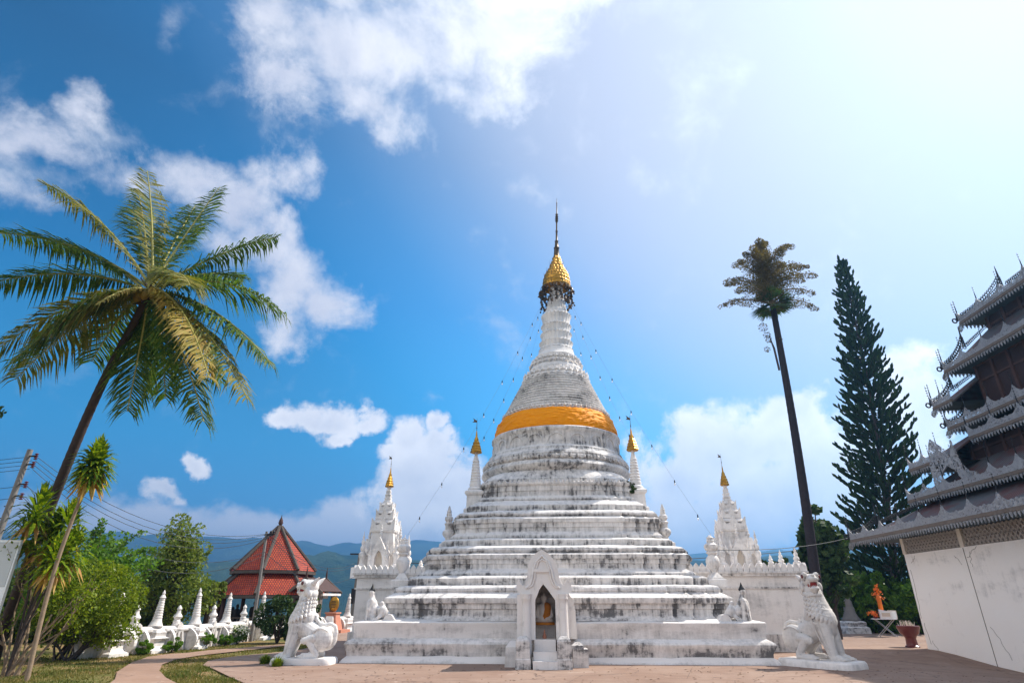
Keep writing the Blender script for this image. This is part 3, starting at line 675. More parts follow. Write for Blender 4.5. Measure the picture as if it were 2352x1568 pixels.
def pinnacle():
    t = thing('corner_pinnacle', 'x', 'pinnacle', group='gilt crowned pinnacles on the stupa corners')
    MB().sq([(.36, 0), (.36, .15), (.31, .19), (.28, .2), (.27, .62), (.31, .66), (.34, .70), (.34, .78), (.24, .84)]).build('pedestal', M_TOP, t)
    prof = [(.25, .82), (.28, .86), (.27, .92), (.20, .97), (.22, 1.06), (.19, 1.14)]; z = 1.14; r = .185
    while z < 1.95: prof += [(r, z), (r + .018, z + .02), (r + .015, z + .06), (r - .012, z + .085)]; z += .105; r -= .0105
    prof += [(r, z), (.06, z + .15), (.055, z + .28)]
    MB().lathe(prof, 18).build('spire', M_TOP, t, smooth=35)
    gilt_crown(MB(), z + .26, 1.25).build('gilt_crown', M_GOLD, t, smooth=35)
    vane(MB(), z + 1.0, .62).build('vane', M_DARKG, t); return t
PIN = pinnacle()
place(PIN, S2W(-2.98, -2.35, 4.52), SROT, 1.02, 'slim gilt crowned pinnacle at the shaded corner of the stupa, left of the orange cloth')
P2 = copy_tree(PIN); place(P2, S2W(2.98, -2.35, 4.52), SROT, 1.02, 'slim gilt crowned pinnacle at the sunlit corner of the stupa, right of the orange cloth')
# urn finials on the middle tier and vases on the lower tier
def urnf():
    t = thing('urn_finial', 'x', 'finial', group='urn finials on the middle stupa tier')
    MB().sq([(.28, 0), (.27, .15), (.18, .22)]).build('pedestal', M_TOP, t)
    MB().lathe([(.18, .19), (.12, .30), (.11, .36), (.19, .44), (.225, .52), (.205, .60), (.13, .66), (.125, .78), (.15, .83), (.16, .86), (.11, .90), (.12, .95), (.15, .99), (.14, 1.08), (.09, 1.12), (.10, 1.16), (.075, 1.24), (.09, 1.27), (.06, 1.33), (.045, 1.40), (.02, 1.47)], 18, flute=0).build('turned_urn', M_TIER, t, smooth=40); return t
U = urnf(); place(U, S2W(-3.78, -2.95, 3.27), SROT, 1.0, 'white turned urn finial on the left corner of the middle stupa tier')
U2 = copy_tree(U); place(U2, S2W(3.80, -2.95, 3.27), SROT, 1.0, 'grey stained urn finial on the right corner of the middle stupa tier'); U2.children[-1].data = U2.children[-1].data.copy()
def vase(mat):
    t = thing('lotus_vase', 'x', 'vase', group='lotus vases on the lower stupa corners')
    MB().sq([(.32, 0), (.32, .22), (.30, .25)]).build('pedestal', M_TOP, t)
    MB().sq([(.24, .24), (.22, .30), (.12, .44), (.09, .48)], rot=.2).build('foot', mat, t)
    MB().lathe([(.10, .46), (.12, .52), (.22, .68), (.25, .82), (.23, .94), (.17, 1.02), (.13, 1.06), (.15, 1.10), (.20, 1.13), (.20, 1.17), (.14, 1.21)], 20).build('jar', mat, t, smooth=40)
    MB().lathe([(.14, 1.2), (.18, 1.24), (.21, 1.33), (.20, 1.42), (.12, 1.48), (.10, 1.52), (.12, 1.56), (.09, 1.62), (.11, 1.66), (.06, 1.72), (.02, 1.76)], 24, flute=9, fa=.22).build('lotus_bud', mat, t, smooth=40); return t
V1 = vase(M_TOP); place(V1, S2W(-5.02, -4.15, 2.02), SROT, .88, 'clean white lotus vase on the left corner of the lower stupa tiers')
V2 = vase(M_TIER); place(V2, S2W(5.05, -4.15, 2.02), SROT, .88, 'mould blackened lotus vase on the right corner of the lower stupa tiers')
# guardian figures on the lowest corners
def sphinx(mirror):
    t = thing('sphinx_guardian', 'x', 'statue', group='sphinx figures on the stupa corners')
    mb = MB(); s_ = mirror
    mb.cap((0, 0, .0), (0.02 * s_, 0, .45), .20, .17); mb.cap((.02 * s_, 0, .45), (.03 * s_, 0, .66), .15, .08); mb.ball((.05 * s_, -.02, .78), (.085, .09, .10))
    mb.cap((0, -.12, .55), (.08 * s_, -.2, .3), .06, .05); mb.cap((0, .12, .55), (.1 * s_, .18, .3), .06, .05); mb.cap((.05 * s_, -.16, .3), (.1 * s_, -.18, .0), .055, .06)
    mb.cap((-.1 * s_, -.02, .28), (-.38 * s_, .0, .2), .15, .14); mb.ball((-.36 * s_, -.08, .24), (.15, .12, .16)); mb.cap((-.3 * s_, -.16, .12), (-.16 * s_, -.2, .0), .06, .05); mb.ball((-.30 * s_, -.02, .46), (.07, .07, .08)); mb.cap((-.34 * s_, -.02, .38), (-.52 * s_, 0, .16), .07, .05)
    remesh(mb, 'body', M_TIER, t, .022, 2)
    MB().lathe([(.085, .80), (.095, .84), (.06, .90), (.03, .96), (.008, 1.03)], 12, (.045 * s_, -.0, 0)).build('topknot', M_BLACK, t, smooth=50)
    MB().prism([(-.95 * s_, -.06), (-.80 * s_, .0), (-.66 * s_, .16), (-.55 * s_, .18), (-.46 * s_, .10), (-.38 * s_, -.10), (.25 * s_, -.10), (.24 * s_, -.42), (-.95 * s_, -.42)], -.24, .24).build('scroll_block', M_NICHE, t, fixn=True); return t
G1 = sphinx(-1); place(G1, S2W(-5.50, -5.50, 1.08), SROT, .98, 'white crowned sphinx figure with crouching companion on the bottom left corner of the stupa')
G2 = sphinx(1); place(G2, S2W(5.42, -5.50, 1.08), SROT, 1.0, 'sphinx figure with black pointed topknot on the bottom right corner of the stupa')
# ------------------------------------------------------------------ arched niche shrine at the foot of the stupa
NX, NY = 0.845, 17.25
NZ = .875
niche = thing('niche_shrine', 'white arched niche with flame shaped hood at the front foot of the stupa', 'shrine', (NX, NY, 0), SROT); niche.scale = (1.02, 1, NZ)
q = .00242
def nc(pts): return [((x - 605) * q, (1470 - y) * q) for x, y in pts]
hoodR = [(760, 640), (735, 690), (690, 640), (650, 570), (605, 508)]
outer = nc([(310, 1160), (310, 640), (345, 628), (320, 600), (305, 570), (312, 500), (322, 450), (338, 450), (362, 510), (380, 530), (405, 505), (425, 440), (430, 360), (440, 270), (470, 195), (530, 125), (595, 82), (660, 125), (720, 195), (762, 275), (778, 360), (785, 440), (805, 500), (830, 525), (850, 505), (872, 450), (890, 450), (910, 500), (928, 570), (915, 600), (880, 628), (885, 640), (885, 1160),
            (738, 1160), (735, 700), (700, 645), (655, 575), (605, 508), (560, 575), (535, 645), (512, 700), (510, 1160)])
MB().prism(outer, .28, .75).build('hood', M_NICHE, niche, fixn=True)
MB().prism(nc([(325, 1160), (325, 640), (430, 380), (450, 270), (520, 165), (595, 115), (670, 165), (745, 280), (765, 380), (900, 640), (940, 700), (960, 820), (970, 1160), (775, 1160), (775, 640), (605, 450), (440, 640), (440, 1160)]), .74, 2.2).build('vault', M_NICHE, niche, fixn=True)
def ntube(pts, r, y, nm, mat=M_NICHE): MB().tube([((x - 605) * q, y, (1470 - yy) * q) for x, yy in pts], r, 8).build(nm, mat, niche, smooth=60)
for dx, r in ((0, .035), (1, .028)):
    o = 28 * dx
    ntube([(790 - o, 560), (745 - o, 520), (720 - o, 440), (705 - o, 340), (668 - o * .8, 240), (597, 160 + o * 1.6), (530 + o * .8, 240), (495 + o, 340), (482 + o, 440), (460 + o, 520), (410 + o, 560)], r, .27, 'arch_rib')
MB().box((( 585 - 605) * q, .26, (1470 - 345) * q), (.42, .06, .10)).build('lintel', M_NICHE, niche)
MB().prism(nc([(545, 330), (585, 215), (625, 330)]), .25, .29).build('pediment', M_NICHE, niche, fixn=True)
for cx in (415, 822):
    MB().lathe([(.13, .0), (.125, .76), (.115, 1.7), (.11, 1.86), (.125, 1.88), (.13, 1.92), (.12, 1.95), (.135, 2.0), (.135, 2.04)], 16, ((cx - 605) * q, .27, 0)).build('column', M_NICHE, niche, smooth=40)
MB().box((0.02, .9, .38), (.56, 1.3, .76)).build('sill', M_NICHE, niche)
MB().box((0.02, 1.55, .95), (.56, .5, .38)).build('altar', M_NICHE, niche)
MB().box((0.02, 1.85, 1.6), (.9, .12, 1.9)).build('back_wall', M_NICHE, niche)
MB().box((0.02, -.05, .11), (.62, .46, .22)).build('step', M_NICHE, niche); MB().box((0.02, .12, .22), (.60, .30, .46)).build('step', M_NICHE, niche)
for cx, mt in ((380, M_POST), (815, M_POST)):
    MB().sq([(.20, -.02), (.195, .26), (.18, .28), (.175, .74), (.15, .80), (.09, .87)], ((cx - 605) * q, -.06, 0)).build('gate_post', mt, niche)
MB().sq([(.20, 0), (.20, .50), (.17, .52)], (.93, .45, 0)).build('side_block', M_POST, niche); MB().sq([(.17, .5), (.15, .60), (.06, .68)], (.86, .42, 0)).build('side_block', M_POST, niche)
MB().sq([(.22, 0), (.20, .55), (.08, .72)], (-.82, .5, 0)).build('side_block', M_NICHE, niche)
ob = thing('buddha_image', 'small seated white image in an orange robe on the altar inside the niche', 'statue', (NX + .08, NY + 1.28, 1.14 * NZ), SROT)
mb = MB(); mb.ball((0, 0, .10), (.26, .17, .10)); mb.cap((0, 0, .12), (0, 0, .42), .15, .16); mb.cap((0, 0, .5), (0, 0, .6), .06, .05); mb.ball((0, -.01, .68), (.085, .09, .11)); mb.ball((0, 0, .79), .04)
for s_ in (-1, 1): mb.cap((s_ * .17, 0, .44), (s_ * .22, -.06, .22), .055, .045); mb.cap((s_ * .22, -.06, .22), (s_ * .06, -.15, .14), .045, .04)
remesh(mb, 'body', M_TOP, ob, .018, 2)
mb = MB(); mb.cap((.03, .0, .14), (.05, .0, .42), .165, .165); remesh(mb, 'robe', M_ROBE, ob, .02, 2)
mb = MB(); mb.lathe([(.28, -.01), (.30, .0), (.29, .05), (.24, .06)], 20); cu = mb.build('cushion', M_ROBE, ob, smooth=40)
oc = MB().lathe([(.05, 0), (.06, .05), (.03, .12), (.01, .22)], 10).build('offering', M_TERRA, None, smooth=40); oc.location = (NX + .05, NY + .75, .76 * NZ); tag(oc, 'small reddish offering vase on the niche sill below the seated image', 'offering')
# ------------------------------------------------------------------ guardian lions
M_LIONM = whitewash('shaded_mane_plaster', base=(0.62, 0.60, 0.585), dirt=0.3, scale=2.6)  # grey mane copy with the same painted shade, also used for claws
def lion(label, loc, rz, mat, head_yaw=0.0, head_pitch=0.0, sc=1.0, plinth=(1.75, .95), gape=0.0):
    t = thing('lion_statue', label, 'statue', loc, rz)
    px_, py_ = plinth
    R = []
    for w_, z in ((1.0, -.08), (1.0, .05), (.985, .13), (.95, .17), (.9, .175)):
        row = []
        for j in range(48):
            a = 2 * math.pi * j / 48; c_, s_ = math.cos(a), math.sin(a)
            x = math.copysign(abs(c_) ** .35, c_) * px_ / 2 * w_; y = math.copysign(abs(s_) ** .35, s_) * py_ / 2 * w_
            n_ = 1 + .035 * noise.noise(Vector((x * 2, y * 2, z * 3)) + Vector(loc)); row.append((x * n_, y * n_, z + .01 * noise.noise(Vector((x * 4, y * 4, 1)))))
        R.append(row)
    MB().rings(R).build('plinth', M_TOP, t, smooth=40)
    Z = .17
    def V(x, y, z): return Vector((x, y, z + Z))
    mb = MB()
    mb.cap(V(.24, 0, .84), V(-.42, 0, .50), .29, .26, 18)
    mb.ball(V(.30, 0, .92), (.30, .30, .36), 18, 12)
    mb.ball(V(.30, 0, .72), (.25, .27, .25), 18, 12)
    mb.cap(V(.25, 0, 1.12), V(.13, 0, 1.60), .255, .21, 18)
    mb.ball(V(.05, 0, 1.02), (.24, .26, .30), 18, 12)
    for s_ in (-1, 1):
        mb.ball(V(-.50, s_ * .19, .48), (.33, .17, .33), 18, 12)
        mb.cap(V(.33, s_ * .16, .80), V(.40, s_ * .17, .35), .175, .15); mb.cap(V(.40, s_ * .17, .35), V(.46, s_ * .17, .09), .15, .115)
        mb.cap(V(.46, s_ * .17, .065), V(.64, s_ * .17, .05), .115, .085)
        for q_ in (-.07, 0, .07): mb.ball(V(.71, s_ * .17 + q_, .045), (.06, .038, .05), 8, 6)
        mb.cap(V(-.30, s_ * .27, .50), V(-.06, s_ * .29, .44), .12, .10); mb.ball(V(-.02, s_ * .29, .44), .085)
        mb.torus(V(-.02, s_ * .34, .44), .06, .025, Matrix.Rotation(math.pi / 2, 3, 'X'), 14, 6)
        mb.cap(V(-.20, s_ * .27, .40), V(-.40, s_ * .26, .12), .11, .085); mb.cap(V(-.42, s_ * .26, .07), V(-.04, s_ * .27, .05), .075, .085)
        for q_ in (-.06, 0, .06): mb.ball(V(.05, s_ * .27 + q_, .045), (.05, .034, .045), 8, 6)
        mb.torus(V(.22, s_ * .29, .93), .10, .022, Matrix.Rotation(math.pi / 2, 3, 'X') @ Matrix.Rotation(.2, 3, 'Y'), 16, 6)
    tail = [(-.70, 0, .34), (-.80, 0, .48), (-.84, .0, .64), (-.80, .02, .80), (-.68, .04, .86), (-.52, .05, .84), (-.36, .05, .86), (-.24, .04, .98), (-.20, .03, 1.10)]
    mb.tube([V(*p) for p in tail], [.09, .075, .065, .06, .06, .055, .05, .055, .03], 10)
    for x, z, r in ((-.14, .98, .05), (-.26, .86, .045), (-.40, .80, .045)): mb.lathe([(r * 1.6, -.08), (r * 1.3, .04), (.012, .16)], 8, tuple(V(x, 0, z)))
    RINGS = ((.145, 1.57, .222, .25, 17, .12), (.175, 1.46, .245, .27, 18, .13), (.205, 1.35, .272, .30, 19, .14), (.24, 1.23, .305, .34, 20, .15), (.275, 1.10, .340, .42, 21, .17))
    for x0, z0, r, tilt, n_, h in RINGS: mb.torus(V(x0, 0, z0), r - .045, .04, Matrix.Rotation(tilt, 3, 'Y'), 48, 8)
    remesh(mb, 'body', mat, t, .015, 1)
    mb = MB()
    for x0, z0, r, tilt, n_, h in RINGS:
        M = Matrix.Rotation(tilt, 3, 'Y')
        for q_ in range(n_):
            a = 2 * math.pi * (q_ + .5 * (n_ % 2)) / n_; rad = Vector((math.cos(a), math.sin(a), 0)); tg_ = Vector((-math.sin(a), math.cos(a), 0)); w = math.pi * r / n_ * 1.06
            def Q(u, o, d): return V(x0, 0, z0) + M @ (rad * (r + o) + tg_ * (u * w) + Vector((0, 0, -d * h)))
            mb.add([Q(-.95, -.03, -.12), Q(.95, -.03, -.12), Q(1, .012, .45), Q(.62, .035, .82), Q(0, .045, 1.0), Q(-.62, .035, .82), Q(-1, .012, .45), Q(0, .05, .45), Q(0, -.06, .95)], [(0, 1, 7), (1, 2, 7), (2, 3, 7), (3, 4, 7), (4, 5, 7), (5, 6, 7), (6, 0, 7), (2, 8, 3), (3, 8, 4), (4, 8, 5), (5, 8, 6)])
    for x, z, r in ((-.14, .98, .05), (-.26, .86, .045), (-.40, .80, .045)): mb.lathe([(r * 1.6, -.08), (r * 1.3, .04), (.012, .16)], 8, tuple(V(x, 0, z)))
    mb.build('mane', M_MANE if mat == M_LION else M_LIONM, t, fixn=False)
    mb = MB()
    for s_ in (-1, 1):
        for q_ in (-.07, 0, .07): c_ = V(.755, s_ * .17 + q_, .045); mb.tube([c_, c_ + Vector((.035, 0, .005)), c_ + Vector((.055, 0, -.025))], [.022, .016, .003], 6)
        for q_ in (-.06, 0, .06): c_ = V(.09, s_ * .27 + q_, .045); mb.tube([c_, c_ + Vector((.03, 0, .005)), c_ + Vector((.05, 0, -.025))], [.019, .014, .003], 6)
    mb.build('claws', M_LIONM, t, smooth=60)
    mb = MB()
    for s_ in (-1, 1):
        mb.tube([V(.30, s_ * .335, .86), V(.34, s_ * .345, .62), V(.40, s_ * .325, .36), V(.46, s_ * .29, .16), V(.44, s_ * .285, .10)], [.012, .018, .018, .016, .01], 6)
        mb.tube([V(.16, s_ * .30, .80), V(.20, s_ * .325, .62), V(.28, s_ * .32, .42), V(.36, s_ * .29, .24)], [.01, .014, .014, .008], 6)
        pts_ = [V(-.50 + .27 * math.cos(u_) * (1 - .1 * k_ / 20), s_ * (.352 - .05 * abs(math.cos(u_))), .50 + .25 * math.sin(u_)) for k_, u_ in enumerate([2.4 - 2.6 * q_ / 20 for q_ in range(21)])]
        mb.tube(pts_, .017, 6)
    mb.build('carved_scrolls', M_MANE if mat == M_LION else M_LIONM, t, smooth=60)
    HP = Vector((.12, 0, 1.66 + Z)); HM = Matrix.Rotation(head_yaw, 3, 'Z') @ Matrix.Rotation(-head_pitch, 3, 'Y')
    HS = 1.12
    def Hd(x, y, z): return HP + HM @ (Vector((x - .12, y, z - 1.66)) * HS)
    mb = MB()
    mb.ball(Hd(.10, 0, 1.84), (.23, .215, .20), 18, 12, HM); mb.ball(Hd(.06, 0, 1.68), (.21, .22, .18), 16, 10, HM)
    mb.cap(Hd(.22, 0, 1.83), Hd(.37, 0, 1.83), .155, .115); mb.ball(Hd(.40, 0, 1.80), (.10, .14, .075), 14, 9, HM)
    for s_ in (-1, 1):
        mb.ball(Hd(.26, s_ * .13, 1.95), (.10, .075, .065), 12, 8, HM); mb.ball(Hd(.24, s_ * .165, 1.90), (.085, .05, .085), 12, 8, HM)
        mb.ball(Hd(.38, s_ * .055, 1.875), (.045, .04, .035), 10, 7, HM)
        mb.ball(Hd(.10, s_ * .20, 1.72), (.09, .06, .12), 12, 8, HM); mb.ball(Hd(.02, s_ * .20, 1.66), (.07, .06, .12), 12, 8, HM)
        mb.tube([Hd(.0, s_ * .14, 1.92), Hd(-.07, s_ * .18, 2.01), Hd(-.15, s_ * .21, 2.10)], [.085, .06, .012], 8)
        mb.ball(Hd(.36, s_ * .09, 1.73 - gape * .3), (.022, .022, .05), 8, 6, HM)
    mb.ball(Hd(.46, 0, 1.87), (.045, .05, .04), 12, 8, HM)
    mb.cap(Hd(.14, 0, 1.63 - gape * .5), Hd(.34, 0, 1.655 - gape), .14, .085); mb.ball(Hd(.37, 0, 1.665 - gape), (.08, .12, .055), 12, 8, HM)
    for a in range(9): b = -1.3 + 2.6 * a / 8; mb.ball(Hd(.14 + .17 * math.cos(b), .17 * math.sin(b), 1.54 - gape * .6), (.035, .035, .07), 8, 6, HM)
    hd = remesh(mb, 'head', mat, t, .012, 1)
    for s_ in (-1, 1):
        e = MB().ball(Hd(.275, s_ * .185, 1.905), (.055, .04, .055), 14, 10, HM).build('eye', M_EYE, hd, smooth=80)
    mb = MB()
    for q_ in range(-4, 5):
        y_ = q_ * .026; x_ = .455 - .9 * y_ * y_ * 6
        mb.lathe([(.012, .0), (.010, -.015), (.002, -.042 if abs(q_) != 3 else -.07)], 6, tuple(Hd(x_, y_, 1.765))); mb.lathe([(.011, .0), (.009, .012), (.002, .034)], 6, tuple(Hd(x_ - .03, y_, 1.695 - gape)))
    mb.build('teeth', M_TOP, hd)
    MB().ball(Hd(.27, 0, 1.735 - gape * .35), (.155, .125, .05 + gape * .45), 14, 10, HM).build('mouth', M_RED, hd, smooth=80)
    t.scale = (sc,) * 3
    return t
pL = (gnd(626, 1532) + gnd(762, 1523)) / 2
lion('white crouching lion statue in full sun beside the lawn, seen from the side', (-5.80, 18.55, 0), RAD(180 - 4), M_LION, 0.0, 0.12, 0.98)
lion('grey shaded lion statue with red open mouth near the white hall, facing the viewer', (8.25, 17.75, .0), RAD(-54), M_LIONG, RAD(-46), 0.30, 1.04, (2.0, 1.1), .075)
# ------------------------------------------------------------------ side terraces and spired shrines left and right of the stupa
def leafpoly(w, h): return [(-w, 0), (w, 0), (w * 1.05, h * .4), (w * .75, h * .7), (0, h), (-w * .75, h * .7), (-w * 1.05, h * .4)]
def terrace(label, loc, rz, wx, dy, hz, front_only=True):
    t = thing('shrine_terrace', label, 'terrace', loc, rz)
    MB().box((wx / 2, dy / 2, hz / 2 - .1), (wx, dy, hz + .2)).build('wall', M_TOP, t)
    MB().box((wx / 2, dy / 2, .27), (wx + .24, dy + .24, .56)).build('footing', M_TIER, t)
    mb = MB()
    for z, o, h in ((hz - .42, .05, .06), (hz + .0, .10, .10), (hz + .09, .15, .07)): mb.box((wx / 2, dy / 2, z + h / 2), (wx + 2 * o, dy + 2 * o, h - .002))
    mb.build('cornice', M_TIER, t)
    mb = MB(); w_ = .10
    n_ = int((wx + .2) / .215)
    for j in range(n_): x = -.1 + (j + .5) * (wx + .2) / n_; mb.prism([(p + x, z + hz + .155) for p, z in leafpoly(.098, .30)], -.09, .02)
    n_ = int((dy + .2) / .215)
    for xx, sg in ((-.09, 1), (wx + .09, -1)):
        for j in range(n_): y = -.1 + (j + .5) * (dy + .2) / n_; mb.prism(leafpoly(.098, .30), -.05, .05, Matrix.Translation((xx, y, hz + .155)) @ Matrix.Rotation(math.pi / 2, 4, 'Z'))
    mb.build('merlons', M_TOP, t, fixn=True); return t
TY = 22.9
ang = SROT
tl = atY(1660, 1312, TY); HT = tl.z - .15
TR = terrace('long white terrace wall with leaf shaped merlons on the sunny right side of the stupa', (6.3, TY + .15, 0), ang, 4.25, 5.2, HT)
trp = TR
for x in (.92, 2.05): MB().box((x, -.03, HT * .47), (.10, .10, HT * .8)).build('pilaster', M_TOP, TR)
TL = terrace('bluish shaded white terrace wall with leaf shaped merlons on the left side of the stupa', (-6.0, TY + 1.55, 0), ang, 4.6, 5.2, HT)
def spirelet(mb, c, h, r):
    pr = [(r, 0), (r, h * .12), (r * .72, h * .15), (r * .7, h * .28), (r * 1.0, h * .34), (r * .95, h * .42), (r * .5, h * .47), (r * .75, h * .52), (r * .7, h * .58), (r * .38, h * .64), (r * .55, h * .69), (r * .5, h * .74), (r * .25, h * .8), (r * .36, h * .84), (r * .12, h * .92), (.01, h)]
    return mb.lathe(pr, 12, c)
def shrine(mat):
    t = thing('spired_shrine', 'x', 'shrine', group='spired shrines flanking the stupa')
    MB().sq([(1.12, 0), (1.12, .16), (1.05, .2), (1.0, .28)]).build('base', mat, t)
    MB().sq([(.66, .2), (.62, 1.2), (.55, 1.72), (.62, 1.76), (.64, 1.84), (.52, 1.9)]).build('tower', mat, t)
    for a in range(4):
        M = Matrix.Rotation(a * math.pi / 2, 4, 'Z')
        po = [(-.52, .2), (-.52, .75), (-.58, .80), (-.46, .98), (-.30, 1.02), (-.20, 1.20), (0, 1.52), (.20, 1.20), (.30, 1.02), (.46, .98), (.58, .80), (.52, .75), (.52, .2), (.20, .2), (.20, .66), (.10, .88), (0, .97), (-.10, .88), (-.20, .66), (-.20, .2)]
        g_ = MB().prism(po, -1.0, -.55, M).build('porch', mat, t, fixn=True)
        MB().prism([(-.24, .2), (.24, .2), (.24, .7), (.1, .95), (-.1, .95), (-.24, .7)], -.70, -.60, M).build('door_recess', M_CREAM, g_)
        mb = MB()
        for x in (-.42, .42): p_ = M @ Vector((x, -.98, .2)); spirelet(mb, tuple(p_), 1.25 if x else 1, .10)
        spirelet(mb, tuple(M @ Vector((0, -.80, 1.35))), .75, .10)
        for s_ in (-1, 1):
            mb.prism([(s_ * .58, .78), (s_ * .74, .95), (s_ * .70, 1.18), (s_ * .56, .98)], -.98, -.88, M)
        mb.build('porch_spirelets', mat, g_, fixn=True)
        c = M @ Vector((-.86, -.86, .2)); spirelet(MB(), tuple(c), 1.55, .17).build('corner_spirelet', mat, t, smooth=40)
    for z, w, h in ((1.84, .60, .48), (2.30, .46, .42), (2.70, .34, .36)):
        mb = MB().sq([(w * .82, z - .06), (w * .80, z + h * .55), (w * .95, z + h * .6), (w * .95, z + h * .72), (w * .7, z + h * .98)])
        for a in range(4):
            M = Matrix.Rotation(a * math.pi / 2, 4, 'Z')
            wv_ = [(-w, z), (w, z), (w * 1.04, z + h * 1.05), (w * .86, z + h * .9), (w * .62, z + h * .42), (w * .36, z + h * .5), (w * .1, z + h * 1.0), (0, z + h * 1.12), (-w * .1, z + h * 1.0), (-w * .36, z + h * .5), (-w * .62, z + h * .42), (-w * .86, z + h * .9), (-w * 1.04, z + h * 1.05)]
            mb.prism(wv_, -w * 1.02, -w * .92, M)
        mb.build('crown_tier', mat, t, fixn=True)
    MB().sq([(.21, 3.0), (.20, 3.12), (.15, 3.16), (.17, 3.26), (.13, 3.30), (.155, 3.42), (.11, 3.46), (.12, 3.58), (.08, 3.66), (.065, 3.95)]).build('spire', mat, t)
    gilt_crown(MB(), 3.78, 1.30).build('gilt_crown', M_GOLD, t, smooth=35)
    vane(MB(), 4.62, .62).build('vane', M_DARKG, t); return t
SH = shrine(M_SHRINE)
YS = 25.3
cR = atY(1692, 1303, YS); cL = atY(876, 1322, YS + .9)
place(SH, (cR.x, YS, HT + .15), ang, (.80, .80, .93), 'bright white spired shrine with gilt crown on the terrace right of the stupa')
SH2 = copy_tree(SH); place(SH2, (cL.x, YS + 1.0, HT + .15), ang, (.82, .82, .96), 'shaded white spired shrine with gilt crown on the terrace left of the stupa')
for px, hh, base, lab in ((1638, .95, 1303, 'white terrace finial just left of the right hand shrine'), (1746, 0.50, 1303, 'smallest bulb finial on the right terrace wall, beside the shrine'), (1773, 0.70, 1304, 'second bulb finial on the right terrace wall from the shrine'),
                          (1797, 0.86, 1304, 'third bulb finial on the right terrace wall from the shrine'), (1833, 0.98, 1305, 'tallest bulb finial on the outer corner of the right terrace wall')):
    p = atY(px, base, 24.2); f_ = spirelet(MB(), (0, 0, 0), hh, .15).build('terrace_finial', M_TOP, None, smooth=40); f_.location = (p.x, 24.2, HT + .14); tag(f_, lab, 'finial', 'finials on the side terrace walls')
for px, hh, lab in ((936, 1.6, 'thin tall terrace finial rising behind the left lotus vase'), (967, .62, 'small terrace finial peeping out between the lotus vase and the stupa tiers')):
    p = atY(px, 1290, 26.2); f_ = spirelet(MB(), (0, 0, 0), hh, .17).build('terrace_finial', M_TOP, None, smooth=40); f_.location = (p.x, 26.2, HT + .14); tag(f_, lab, 'finial', 'finials on the side terrace walls')
# ------------------------------------------------------------------ white balustrade wall with pinnacles on the left
WL = [Vector(p) for p in ((-13.35, 20.2, 0), (-11.9, 24.0, 0), (-11.75, 30.0, 0), (-11.0, 35.5, 0), (-8.6, 39.2, 0), (-5.0, 40.5, 0))]
segs = []
def wall_at_px(px):
    best = None
    for a, b in zip(WL, WL[1:]):
        for i in range(200):
            p = a + (b - a) * (i / 200); dz = p.y * CP + (-EYE) * SP + .8 * SP; x_ = 1176 + F * p.x / dz
            if best is None or abs(x_ - px) < best[0]: best = (abs(x_ - px), p, (b - a).normalized())
    return best[1], best[2]
WH = .68
bal = thing('balustrade', 'low white balustrade wall with leaf shaped buttresses along the hilltop edge', 'wall')
mb = MB()
for a, b in zip(WL, WL[1:]):
    d = (b - a); L = d.length; rz = math.atan2(d.y, d.x); c = (a + b) / 2
    mb.box((c.x, c.y, WH / 2 - .3), (L + .02, .20, WH + .6 - .06), rz)
mb.build('wall_panel', M_BALU, bal)
mb = MB()
for a, b in zip(WL, WL[1:]):
    d = (b - a).normalized(); nn = Vector((-d.y, d.x, 0)); R = []
    for p in (a - d * .01, b + d * .01): R.append([p + nn * o + Vector((0, 0, z)) for o, z in ((-.2, WH - .04), (.2, WH - .04), (.2, WH + .03), (.06, WH + .12), (-.06, WH + .12), (-.2, WH + .03))])
    mb.rings(R)
mb.build('coping', M_POST if False else M_TIER, bal)
def pinn(h, kind):
    mb = MB()
    if kind == 'tall':
        pr = [(.30, 0), (.31, .05), (.27, .10), (.215, .20), (.19, .30)]; z = .30; r = .185
        while z < .80 * h - .1: pr += [(r, z), (r + .014, z + .015), (r + .01, z + .06), (r - .006, z + .075)]; z += .09; r -= .0115
        pr += [(r, z), (r + .05, z + .01), (r + .01, z + .07), (r * .6, z + .14), (r * .85, z + .17), (r * .5, z + .24), (.01, h)]
    else:
        pr = [(.17, 0), (.18, .05), (.15, .10), (.16, .2), (.12, .24), (.13, .28), (.20, .36), (.17, .42), (.10, .5), (.075, .62), (.11, .66), (.09, .72), (.01, h)]
    return mb.lathe(pr, 16).build('wall_pinnacle', M_BALU, None, smooth=40)
TALL = [(262, .0, 'tall ringed pinnacle at the start of the balustrade, half hidden by the yellow green bush'), (357, 1.30, 'tall ringed pinnacle with slender tip, first clear of the yellow green bush'), (447, 1.28, 'tall ringed pinnacle with rounded tip standing before the leafy tree'), (518, 1.14, 'tall ringed pinnacle in front of the leftmost pavilion posts'),
        (598, 1.3, 'tall ringed pinnacle partly hidden by the lamp pole and round bush'), (723, 1.35, 'tall ringed pinnacle just right of the sunlit lion'), (797, 1.2, 'tall ringed pinnacle beside the left corner of the stupa')]
SMALL = [(306, 'small pinnacle at the edge of the yellow green bush'), (404, 'small pinnacle between the two tallest pinnacles'), (487, 'small pinnacle left of the pavilion posts'), (557, 'small pinnacle in front of the people in the pavilion'), (570, 'x')]
pt = ps = None
WP = []
for px, h, lab in TALL:
    p, d = wall_at_px(px)
    if pt is None: pt = pinn(1.32, 'tall'); o = pt
    else: o = pt.copy(); COL.objects.link(o)
    o.location = (p.x, p.y, WH + .10); o.rotation_euler = (random.uniform(-.04, .04), random.uniform(-.03, .05), px); q_ = random.uniform(.72, .80); o.scale = (q_, q_, random.uniform(.88, 1.0)); tag(o, lab, 'pinnacle', 'tall pinnacles on the balustrade wall'); WP.append((p, d))
